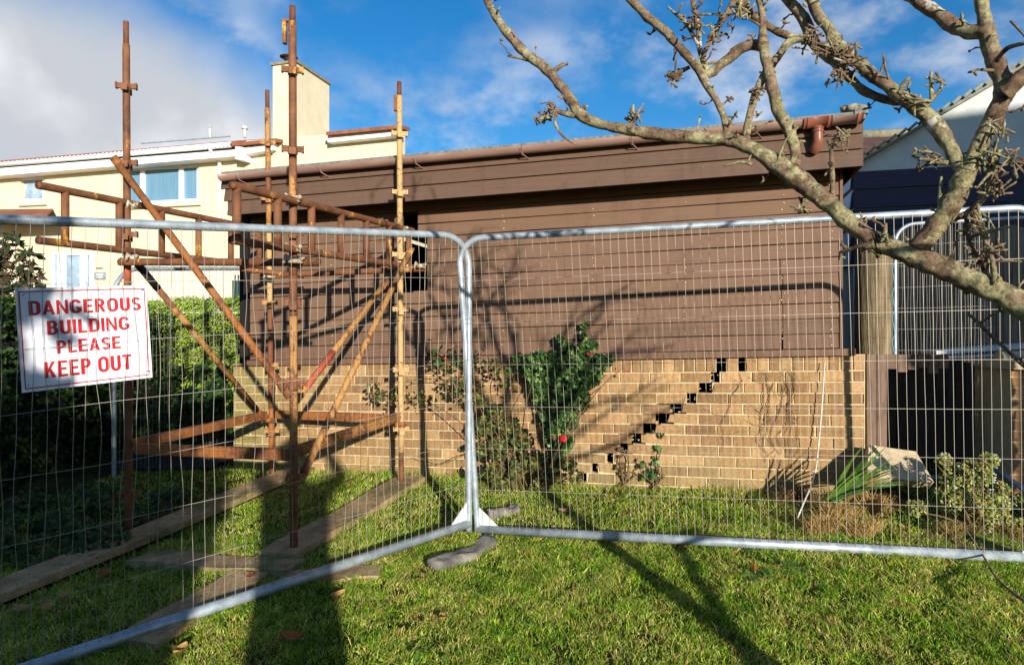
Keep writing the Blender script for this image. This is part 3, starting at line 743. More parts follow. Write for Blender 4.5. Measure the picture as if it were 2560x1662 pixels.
# sign ----------------------------------------------------------------
def build_sign():
    pn=(left[1]-left[0]).cross(Vector((0,0,1))).normalized()
    if pn.y>0: pn=-pn
    def hit(px,py,off=-.004):
        r=Vector(((px-CX)/F,1,(CY-py)/F)); o=left[1]+pn*off; return r*(o.dot(pn)/r.dot(pn))
    q=[hit(55,982),hit(381,943),hit(367,713),hit(37,721)]
    t=thing('danger_sign','white warning sign with red lettering and border hung behind the left panel','sign',(q[0]+q[1])/2)
    m=MB(); b=[p-pn*.006 for p in q]; m.hexa([b[0],b[1],q[1],q[0],b[3],b[2],q[2],q[3]]); 
    obj('board',m,M['sign'],t)
    def sp(u,v,o=.0015): return bil(q,u,v)+pn*o
    m=MB(); e=.022; w_=.0085
    def strip(u0,v0,u1,v1): m.add([sp(u0,v0),sp(u1,v0),sp(u1,v1),sp(u0,v1)],[(0,1,2,3)])
    ey=e*1.3; wy=w_*1.35
    strip(e,ey,1-e,ey+wy); strip(e,1-ey-wy,1-e,1-ey); strip(e,ey+wy,e+w_,1-ey-wy); strip(1-e-w_,ey+wy,1-e,1-ey-wy)
    obj('red_border',m,M['signred'],t)
    # lettering drawn as heavy block capitals
    T=.215
    def rc(x0,y0,x1,y1): return [(x0,y0),(x1,y0),(x1,y1),(x0,y1)]
    def ring(cx,cy,rx,ry,a0,a1,n=14,t=T,ty=.17):
        q=[]
        for i in range(n):
            A=[math.radians(a0+(a1-a0)*(i+k)/n) for k in (0,1)]
            q.append([(cx+rx*math.cos(A[0]),cy+ry*math.sin(A[0])),(cx+rx*math.cos(A[1]),cy+ry*math.sin(A[1])),(cx+(rx-t)*math.cos(A[1]),cy+(ry-ty)*math.sin(A[1])),(cx+(rx-t)*math.cos(A[0]),cy+(ry-ty)*math.sin(A[0]))])
        return q
    h=.155
    GL={'I':(.19,[rc(0,0,.19,1)]),'L':(.52,[rc(0,0,T,1),rc(T,0,.52,h)]),'E':(.56,[rc(0,0,T,1),rc(T,0,.56,h),rc(T,.42,.50,.42+h),rc(T,1-h,.55,1)]),
     'T':(.58,[rc(.29-T/2,0,.29+T/2,1-h),rc(0,1-h,.58,1)]),'N':(.64,[rc(0,0,.16,1),rc(.48,0,.64,1),[(.16,1),(.0,1),(.48,0),(.64,0)]]),
     'U':(.62,[rc(0,.3,T,1),rc(.62-T,.3,.62,1)]+ring(.31,.3,.31,.31,180,360)),'O':(.66,ring(.33,.68,.33,.33,0,180)+ring(.33,.32,.33,.33,180,360)+[rc(0,.32,T,.68),rc(.66-T,.32,.66,.68)]),
     'D':(.62,[rc(0,0,T,1),rc(T,0,.32,.17),rc(T,.83,.32,1),rc(.62-T,.3,.62,.7)]+ring(.32,.7,.30,.30,0,90)+ring(.32,.3,.30,.30,270,360)),
     'P':(.58,[rc(0,0,T,1),rc(T,1-h,.30,1),rc(T,.40,.30,.40+h)]+ring(.30,.70,.28,.30,-90,90,ty=.155)),
     'R':(.62,[rc(0,0,T,1),rc(T,1-h,.30,1),rc(T,.42,.30,.42+h),[(.24,.44),(.42,0),(.62,0),(.44,.46)]]+ring(.30,.71,.28,.29,-90,90,ty=.155)),
     'B':(.60,[rc(0,0,T,1),rc(T,1-h,.30,1),rc(T,.44,.30,.44+h),rc(T,0,.32,h)]+ring(.30,.735,.27,.265,-90,90,ty=.14)+ring(.32,.285,.28,.285,-90,90,ty=.15)),
     'K':(.64,[rc(0,0,T,1),[(T,.30),(T,.56),(.42,1),(.63,1)],[(.24,.46),(.42,0),(.65,0),(.36,.62)]]),
     'A':(.66,[[(0,0),(.18,0),(.42,1),(.24,1)],[(.66,0),(.48,0),(.24,1),(.42,1)],rc(.16,.20,.50,.34)]),
     'S':(.58,ring(.29,.725,.29,.275,20,270,ty=.15)+ring(.29,.275,.29,.275,-160,90,ty=.15)),
     'G':(.66,ring(.33,.67,.33,.33,15,180)+ring(.33,.33,.33,.33,180,345)+[rc(0,.33,T,.67),rc(.66-T,.12,.66,.46),rc(.36,.34,.66-T,.48)]),' ':(.22,[])}
    for txt,u0,u1,v0,v1 in (('DANGEROUS',.085,.94,.735,.875),('BUILDING',.205,.835,.535,.675),('PLEASE',.265,.755,.345,.475),('KEEP OUT',.165,.835,.115,.275)):
        W_=sum(GL[c][0]+.10 for c in txt)-.10; x=0
        for c in txt:
            w_,pl=GL[c]
            if pl:
                mb=MB()
                for k_,pg in enumerate(pl): mb.add([sp(u0+(x+a)/W_*(u1-u0),v0+b*(v1-v0),.0018+.00001*k_) for a,b in pg],[tuple(range(len(pg)))])
                obj('letter',mb,M['signred'],t)
            x+=w_+.10
    m=MB()
    for u,v in ((.05,.93),(.95,.95),(.04,.06),(.955,.07)): m.tube([sp(u,v,.001),sp(u+.01,v+.015,.02)],.002,5)
    obj('wire_tie',m,M['wire'],t)
build_sign()

# ------------------------------------------------------------------ leaves and plants
def leafquad(mb,p,nrm,size,col,asp=1.,rng=random,kind='oval'):
    nrm=Vector(nrm).normalized(); a=nrm.orthogonal().normalized(); a.rotate(Matrix.Rotation(rng.uniform(0,6.28),3,nrm)); b=nrm.cross(a)
    if kind=='ivy': sh=[(0,-.5),(.35,-.42),(.28,-.1),(.55,.12),(.2,.18),(0,.6),(-.2,.18),(-.55,.12),(-.28,-.1),(-.35,-.42)]
    elif kind=='slim': sh=[(0,-.6),(.16,0),(0,.6),(-.16,0)]
    else: sh=[(0,-.5),(.28,-.2),(.26,.2),(0,.55),(-.26,.2),(-.28,-.2)]
    pts=[p+a*x*size*asp+b*y*size+nrm*(-abs(x)*.18*size) for x,y in sh]
    mb.add(pts,[tuple(range(len(sh)))],col)
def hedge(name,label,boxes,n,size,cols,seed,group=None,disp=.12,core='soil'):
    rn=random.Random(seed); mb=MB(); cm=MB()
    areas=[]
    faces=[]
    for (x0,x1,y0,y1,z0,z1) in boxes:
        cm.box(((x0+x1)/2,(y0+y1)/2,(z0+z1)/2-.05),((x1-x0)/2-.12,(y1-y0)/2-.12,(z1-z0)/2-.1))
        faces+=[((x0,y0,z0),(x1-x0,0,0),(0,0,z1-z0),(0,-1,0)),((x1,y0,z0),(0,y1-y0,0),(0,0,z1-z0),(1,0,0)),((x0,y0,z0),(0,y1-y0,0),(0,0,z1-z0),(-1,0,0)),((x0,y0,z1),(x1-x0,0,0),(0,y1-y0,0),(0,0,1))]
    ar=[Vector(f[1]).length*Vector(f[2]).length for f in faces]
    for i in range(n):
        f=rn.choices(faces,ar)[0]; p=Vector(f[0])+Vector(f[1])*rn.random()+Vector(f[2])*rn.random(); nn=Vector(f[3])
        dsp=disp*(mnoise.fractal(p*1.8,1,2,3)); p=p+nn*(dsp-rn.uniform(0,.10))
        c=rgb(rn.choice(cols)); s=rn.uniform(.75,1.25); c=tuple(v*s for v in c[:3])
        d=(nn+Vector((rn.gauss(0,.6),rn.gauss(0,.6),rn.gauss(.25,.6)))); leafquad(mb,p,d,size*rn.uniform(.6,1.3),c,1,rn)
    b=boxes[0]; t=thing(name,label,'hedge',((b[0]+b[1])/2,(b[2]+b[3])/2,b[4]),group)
    obj('leaves',mb,M['hedge'],t); obj('inner_branches',cm,M['dark'],t)  # solid dark box, the hedge's inner darkness put into its colour
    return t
G1=[(62,98,26),(84,120,34),(104,138,44),(52,84,24)]
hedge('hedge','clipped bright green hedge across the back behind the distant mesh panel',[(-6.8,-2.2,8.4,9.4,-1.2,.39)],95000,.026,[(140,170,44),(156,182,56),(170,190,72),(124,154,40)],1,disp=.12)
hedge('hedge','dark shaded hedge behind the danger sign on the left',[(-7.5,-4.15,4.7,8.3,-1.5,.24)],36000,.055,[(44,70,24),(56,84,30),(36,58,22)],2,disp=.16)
# clumps: shrubs as loose leaf clouds on stems
def shrub(name,label,centre,blobs,n,size,cols,seed,cat='shrub',kind='oval',stems=8,asp=1.,flow=None,group=None,matl='leaf'):
    rn=random.Random(seed); c=Vector(centre); t=thing(name,label,cat,c,group); mb=MB(); sm=MB()
    wts=[b[3]**2 for b in blobs]
    for i in range(n):
        b=rn.choices(blobs,wts)[0]; v=Vector((rn.gauss(0,1),rn.gauss(0,1),rn.gauss(0,1))).normalized()*b[3]*rn.random()**.45
        v.z*=.9; p=Vector(b[:3])+v
        if mnoise.noise(p*9+Vector((seed,0,0)))<(-.34 if kind=='ivy' else -.18): continue
        col=rgb(rn.choice(cols)); s=rn.uniform(.7,1.25); leafquad(mb,p,v+Vector((rn.gauss(0,.4),-.4+rn.gauss(0,.4),.4)),size*rn.uniform(.6,1.3),tuple(x*s for x in col[:3]),asp,rn,kind)
    for i in range(stems):
        b=blobs[i%len(blobs)]; e=Vector(b[:3])+Vector((rn.gauss(0,.5),rn.gauss(0,.3),rn.gauss(0,.5)))*b[3]; mid=(c+e)/2+Vector((rn.gauss(0,.05),rn.gauss(0,.03),.04))
        a0=c+Vector((rn.uniform(-.06,.06),rn.uniform(-.04,.04),-.02)); pts=cr([tuple(a0),tuple(mid),tuple(e)],5); sm.tube(pts,[.008*(1-.7*j/len(pts)) for j in range(len(pts))],5)
    obj('foliage',mb,M[matl],t); obj('stems',sm,M['stem'],t); return t
def Wp(px,py,n=.08): # point on the garage front
    r=(px-CX)/F; d=(5.6-n*1.0373)/(1+.2755*r); return P(px,py,d)
def wb_(px,py,n,rpx): p=Wp(px,py,n); return (p.x,p.y,p.z,rpx/F*p.y)
IV=[(46,80,34),(68,104,46),(96,130,62),(34,60,28),(136,160,92)]
ivb=[wb_(x,y,.10,r) for x,y,r in [(1300,900,18),(1310,912,22),(1330,930,26),(1340,900,28),(1350,965,30),(1380,905,32),(1420,905,34),(1460,905,30),(1500,908,24),(1522,900,14),(1345,940,30),(1385,950,40),(1430,950,42),(1470,940,34),(1365,990,34),(1400,1000,42),(1440,1000,36),(1380,1040,32),(1415,1050,34),(1385,1090,28),(1408,1110,26),(1390,1150,22),(1462,870,16),(1458,840,10),(1462,812,8),(1415,870,18),(1400,850,12),(1478,862,16)]]
t=shrub('ivy','dense ivy climbing the brick base up to the boards by the red rose',Wp(1390,1215,.08),ivb,9500,.040,IV,21,'climber','ivy',5)
RB=[(52,64,28),(76,84,38),(98,96,46),(124,92,56),(60,78,34)]
rb=[wb_(x,y,.3,r) for x,y,r in [(1200,1000,18),(1165,970,20),(1240,1030,26),(1215,1065,30),(1270,1060,30),(1300,1100,36),(1250,1120,34),(1200,1120,26),(1330,1150,34),(1280,1170,36),(1230,1180,26),(1380,1190,26),(1350,1215,24),(1420,1160,20),(1440,1190,20),(1140,985,14),(1250,1215,24),(1190,1180,20)]]
t=shrub('rose_bush','straggly rose bush with dark reddish leaves at the foot of the ivy',Wp(1300,1235,.3),rb,7000,.034,RB+[(110,120,54),(134,140,70)],22,'rose bush','oval',5)
def rosethings():
    sm=MB(); rn=random.Random(2)
    for pts in ([(1300,1230),(1180,1080),(1060,1000),(985,1010)],[(1280,1230),(1190,1000),(1110,930),(1080,900),(1075,870)],[(1300,1220),(1240,1060),(1150,960),(1030,950),(960,985)],[(1320,1220),(1230,1000),(1240,920),(1235,870)],[(1360,1200),(1440,1030),(1510,960),(1555,920)],[(1360,1200),(1470,1010),(1530,940)],[(1290,1200),(1200,1130),(1100,1160),(1040,1140)],[(1300,1200),(1310,1040),(1330,960)]):
        q=cr([tuple(Wp(x,y,.25+.08*math.sin(i*2.))) for i,(x,y) in enumerate(pts)],7); sm.tube(q,[.0055*(1-.6*j/len(q)) for j in range(len(q))],5)
    obj('arching_stems',sm,M['stem'],t)
    mb=MB()
    for i in range(300):
        x,y=rn.choice([(1175,985),(1145,965),(1120,955),(1100,915),(1060,1005),(1000,985),(955,990),(1110,890),(1240,925),(1200,905),(1150,905),(1080,880),(1270,950),(940,975),(1185,940)]); p=Wp(x+rn.gauss(0,18),y+rn.gauss(0,12),.25+rn.uniform(-.06,.06))
        c=rgb(rn.choice(RB+[(70,100,40)])); leafquad(mb,p,(rn.gauss(0,.6),-1,rn.gauss(0,.7)),.045*rn.uniform(.6,1.2),c[:3],1,rn)
    obj('sparse_leaves',mb,M['leaf'],t)
    def bloom(p,r,lab,cat='rose'):
        b=MB()
        for i in range(26):
            v=Vector((rn.gauss(0,1),rn.gauss(0,1)-.4,rn.gauss(0,1))).normalized(); b.c=[]; leafquad(b,Vector(p)+v*r*.55,v,r*1.3,(1,1,1),1.3,rn)
        return obj('rose_bloom',b,M['petal'],t)
    for x,y,r,n in ((1407,1096,.036,.34),(1113,896,.016,.3),(1471,885,.016,.2),(1540,922,.012,.2),(1571,928,.012,.2),(1211,940,.013,.3)): bloom(Wp(x,y,n),r,'')
rosethings()
for (x,lab,pts) in ((1640,'thin ivy sprig with pointed leaves rising from the grass below the crack',[(1612,1160,12),(1635,1150,12),(1630,1185,16),(1612,1190,12),(1648,1120,7),(1655,1090,5),(1590,1150,8)]),(1550,'brown withered sprig against the brick just left of the ivy sprig',[(1552,1165,12),(1556,1185,10),(1550,1140,6),(1552,1120,5)])):
    bb=[wb_(a,b,.04,r) for a,b,r in pts]; shrub('ivy_sprig',lab,Wp(x,1215,.04),bb,(90 if x>1600 else 120),(.045 if x>1600 else .025),IV if x>1600 else [(128,100,62),(104,84,50)],x,'climber','ivy',5)
# ground ivy and weeds under the hedge, deep in shade
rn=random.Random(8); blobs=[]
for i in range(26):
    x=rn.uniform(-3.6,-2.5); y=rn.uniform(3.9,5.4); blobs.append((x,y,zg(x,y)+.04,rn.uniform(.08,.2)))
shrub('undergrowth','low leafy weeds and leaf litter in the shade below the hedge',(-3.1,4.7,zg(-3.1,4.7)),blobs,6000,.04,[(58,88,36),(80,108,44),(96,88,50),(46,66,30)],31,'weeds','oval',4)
blobs=[(P(x,y,6.6).x,6.6,P(x,y,6.6).z,r/F*6.6) for x,y,r in ((440,935,26),(500,935,30),(560,930,20),(540,975,38),(480,1000,40),(520,1030,40),(560,1060,34),(450,1050,44),(400,1040,44),(420,980,36),(380,1090,40),(470,1100,30),(340,1060,44),(595,930,14),(300,1000,50))]
shrub('garden_shrub','small leafy shrub left of the brick base in the gap before the hedge',(P(520,1100,6.6).x,6.6,-1.3),blobs,7500,.05,[(50,78,32),(70,98,42),(38,60,26)],33,'shrub','oval',8)  # shrubs widened, leaves darkened to stand in for the hedge's lower shade
blobs=[(P(x,y,9.5).x,9.5,P(x,y,9.5).z,r/F*9.5) for x,y,r in ((20,640,40),(60,690,46),(10,720,46),(70,640,28),(30,600,26),(90,730,26),(-30,660,50))]
shrub('garden_shrub','feathery dark leaved shrub in front of the cream house at the left edge',(P(20,800,9.5).x,9.5,-.9),blobs,620,.15,[(44,56,30),(62,74,38),(92,74,50)],35,'shrub','slim',16,1.3)
# right-hand bed
fb=[(P(x,y,4.15).x,4.15,P(x,y,4.15).z,r/F*4.15) for x,y,r in ((2390,1190,40),(2440,1180,40),(2380,1240,40),(2430,1240,48),(2480,1230,40),(2460,1290,36),(2510,1280,36),(2360,1150,20),(2470,1150,24),(2540,1260,30),(2290,1270,24),(2540,1310,30))]
FL=shrub('flowering_bush','pale green bush dotted with tiny white flowers by the dark opening',(P(2440,1340,4.15).x,4.15,-1.25),fb,9000,.020,[(124,142,60),(150,160,80),(168,166,96),(96,114,50),(160,136,78)],41,'shrub','slim',16,2.2)
rn=random.Random(4); fm=None
for i in range(70):
    b=rn.choice(fb); v=Vector((rn.gauss(0,1),-abs(rn.gauss(0,1))-.2,rn.gauss(.4,1))).normalized()*b[3]*1.02; p=Vector(b[:3])+v-wloc(FL)
    if fm is None:
        mb=MB(); 
        for k in range(5): a=k*1.2566; leafquad(mb,wloc(FL)+Vector((math.cos(a)*.004,-.001*k,math.sin(a)*.004)),(math.cos(a)*.4,-1,.3),.008,rgb((206,212,190))[:3],1.2,rn)
        o=obj('white_flower',mb,M['leaf'],FL); fm=o.data
    else: o=bpy.data.objects.new('white_flower',fm); link(o); o.parent=FL
    o.location=p; sc=rn.uniform(.5,1.0); o.scale=(sc,sc,sc); o.rotation_euler=(rn.uniform(-.5,.5),rn.uniform(-1,1),rn.uniform(-.6,.6))
def blades(name,label,base,tips,wd,col,cat,rngseed,droop=.06,n=6,mat='leaf',group=None):
    rn=random.Random(rngseed); mb=MB(); base=Vector(base)
    for tp in tips:
        tp=Vector(tp); b0=base+Vector((rn.gauss(0,.03),rn.gauss(0,.02),0)); L=(tp-b0).length; c=rgb(rn.choice(col)); s=rn.uniform(.8,1.2); c=tuple(x*s for x in c[:3])
        pts=[b0.lerp(tp,i/n)+Vector((0,0,1))*droop*L*math.sin(math.pi*i/n) for i in range(n+1)]
        sd=(tp-b0).cross(Vector((rn.gauss(0,.3),-1,.1))).normalized(); k=len(mb.v)
        for i,p in enumerate(pts):
            w_=wd*rn.uniform(.95,1.05)*(1-(i/n)**2.2)*(.5+.5*min(1,i/2+.3)); mb.v+= [tuple(p-sd*w_),tuple(p+sd*w_+Vector((0,-.004,0)))]; mb.c+=[c,c]
        for i in range(n): mb.f.append((k+2*i,k+2*i+1,k+2*i+3,k+2*i+2))
    return tag(obj(name,mb,M[mat],origin=tuple(base)),label,cat,group)
tips=[P(x,y,4.35+rn.uniform(-.12,.1)) for x,y in ((2198,1113),(2214,1118),(2180,1125),(2205,1140),(2224,1159),(2246,1159),(2266,1204),(2250,1190),(2232,1180),(2190,1150),(2170,1150),(2262,1210),(2240,1215),(2210,1165),(2160,1110),(2220,1200),(2196,1190),(2176,1170),(2248,1170),(2230,1145))]
blades('sword_leaf_plant','fan of long green sword shaped leaves leaning over the concrete slab',P(2092,1250,4.4),tips,.012,[(70,104,34),(92,128,44),(54,86,30),(150,120,64)],'plant',3)
rn=random.Random(9)
def tuftf(name,label,px0,px1,py0,py1,n,hpx,cols,d,seed):
    mb=MB(); rn=random.Random(seed); cl=[(rn.uniform(px0,px1),rn.uniform(py0,py1),rn.uniform(.5,1.15)) for _ in range(max(4,n//260))]
    for i in range(n):
        cx_,cy_,cs=rn.choice(cl); b=g_(cx_,cy_)+Vector((rn.gauss(0,.03),rn.gauss(0,.02),0)); L=hpx/F*b.y*rn.uniform(.4,1.1)*cs; a=rn.uniform(0,6.28); tp=b+Vector((math.cos(a)*L*rn.uniform(.3,1.3),math.sin(a)*L*.5,L*rn.uniform(.0,.75))); c=rgb(rn.choice(cols))[:3]; mid=(b+tp)/2+Vector((0,0,L*rn.uniform(.25,.5))); w_=.0016
        k=len(mb.v); mb.v+= [tuple(b-Vector((w_,0,0))),tuple(b+Vector((w_,0,0))),tuple(mid-Vector((w_,0,0))),tuple(mid+Vector((w_,0,0))),tuple(tp)]; mb.c+=[c]*5; mb.f+=[(k,k+1,k+3,k+2),(k+2,k+3,k+4)]
    return tag(obj(name,mb,M['grass']),label,'grass tuft')
tuftf('dry_grass_tuft','mound of dry straw coloured grass at the foot of the sword leaves',2040,2240,1270,1345,3200,75,[(178,146,84),(150,118,64),(196,170,108),(122,96,50)],4,1)
tuftf('dry_grass_tuft','sprawling straw grass below the white flowered bush',2380,2560,1310,1350,1900,60,[(168,140,80),(150,128,72),(110,110,50)],4,2)
tuftf('dry_grass_tuft','dead brown stalks against the brick beside the white cable',1965,2075,1240,1262,500,80,[(120,92,58),(84,62,42),(150,122,80)],4,3)
m=MB(); sl=[P(2172,1112,4.75),P(2290,1128,4.75),P(2335,1205,4.5),P(2168,1192,4.5)]; dn=Vector((0,.05,-.05)); m.hexa([sl[3]+dn,sl[2]+dn,sl[1]+dn,sl[0]+dn,sl[3],sl[2],sl[1],sl[0]]); tag(obj('concrete_slab',m,M['concrete']),'pale concrete slab leaning at the foot of the brown pickets','slab')
m=MB(); pts=cr([tuple(p) for p in (Wp(2062,905,.05),Wp(2056,1000,.06),Wp(2046,1120,.08),Wp(2036,1190,.14),P(2010,1255,4.35),P(1995,1292,4.25),g_(1996,1300))],5); m.tube(pts,.0045,6); tag(obj('cable',m,M['cable']),'white cable hanging down the brick base from the sill','cable')
m=MB(); rn=random.Random(14)
for k in range(9):
    x=rn.uniform(1840,1990); y=rn.uniform(925,960); pts=[]
    for q in range(9): pts.append(tuple(Wp(x,y,.015))); x+=rn.gauss(-2,7); y+=rn.uniform(16,34)
    pts=cr(pts,3); m.tube(pts,[.0028*(1-.6*i/len(pts)) for i in range(len(pts))],5)
    for q in range(5):
        p=rn.choice(pts); e=Vector(p)+U*rn.gauss(0,.07)+Vector((0,0,rn.uniform(.02,.12))); m.tube([Vector(p),(Vector(p)+e)/2+Vector((0,0,-.01)),e],[.002,.0016,.001],4)
tag(obj('dead_climber',m,M['stem']),'dried leafless climber stems clinging to the brick right of the crack','climber')
# twig lying on the lawn
m=MB(); pts=cr([tuple(P(x,y,d)) for x,y,d in ((2412,1320,4.05),(2450,1375,3.75),(2489,1440,3.35),(2525,1475,3.1),(2600,1530,2.9))],5); m.tube(pts,[.004+.004*i/len(pts) for i in range(len(pts))],6,jit=.3); tag(obj('fallen_twig',m,M['bark']),'bare forked twig leaning on the fence rail at lower right','twig')
# fallen leaves
LS=[((625,1455),'curled orange leaf by the left plank'),((160,1505),'brown leaf at the lower left corner of the lawn'),((265,1450),'yellow oval leaf lying in the dark grass beyond the fence'),((50,1540),'pale brown leaf at the left picture edge'),((205,1325),'orange leaf in the weeds below the hedge'),((845,1505),'pinkish leaf at the edge of the person shadow'),((730,1612),'dark brown leaf inside the person shadow'),((1885,1440),'grey pink leaf beside the round leaved weed'),((450,1645),'yellowish leaf at the bottom near the plank end'),((1410,1290),'brown leaf just behind the bottom rail'),((1105,1565),'small brown upright leaf in the sunlit lawn'),((120,1535),'long tan leaf beside the brown lawn leaf')]
for i,((x,y),lab) in enumerate(LS):
    rn=random.Random(i+50); mb=MB(); p=g_(x,y)+Vector((0,0,.03)); s=rn.uniform(.035,.055); c=rgb(rn.choice([(168,104,56),(190,150,84),(130,84,58),(160,120,92)]))[:3]
    A=Vector((rn.gauss(0,1),rn.gauss(0,.5),rn.gauss(0,.15))).normalized(); B=A.cross(Vector((0,-.3,1))).normalized(); 
    rows=[(-1,.05),(-.6,.5),(0,.7),(.6,.45),(1,.05)]
    for a,b in rows:
        q=p+A*a*s+Vector((0,0,.012*a*a)); mb.v+= [tuple(q-B*b*s*.8+Vector((0,0,.014))),tuple(q),tuple(q+B*b*s*.8+Vector((0,0,.012)))]; mb.c+=[c]*3
    for k in range(4):
        for j in range(2): q=k*3+j; mb.f.append((q,q+1,q+4,q+3))
    tag(obj('fallen_leaf',mb,M['leaf']),lab,'leaf','fallen leaves on the lawn')
# round-leaved weeds
for i,((x,y),lab) in enumerate((((1895,1455),'clump of round green weed leaves in the shadow stripes of the lawn'),((1975,1435),'pale round leaved weed near the right of the lawn'),((1075,1655),'small green weed leaf at the bottom edge of the lawn'),((1350,1205),'bright green leafy weed at the foot of the rose bush'))):
    rn=random.Random(i+90); mb=MB(); p=g_(x,y)
    for k in range(16 if i!=2 else 5): leafquad(mb,p+Vector((rn.gauss(0,.05),rn.gauss(0,.04),.03+rn.random()*.03)),(rn.gauss(0,.6),-.5,1),.034,tuple(v*rn.uniform(.8,1.2) for v in rgb((84,116,52))[:3]),1.2,rn)
    tag(obj('weed',mb,M['leaf']),lab,'weed')

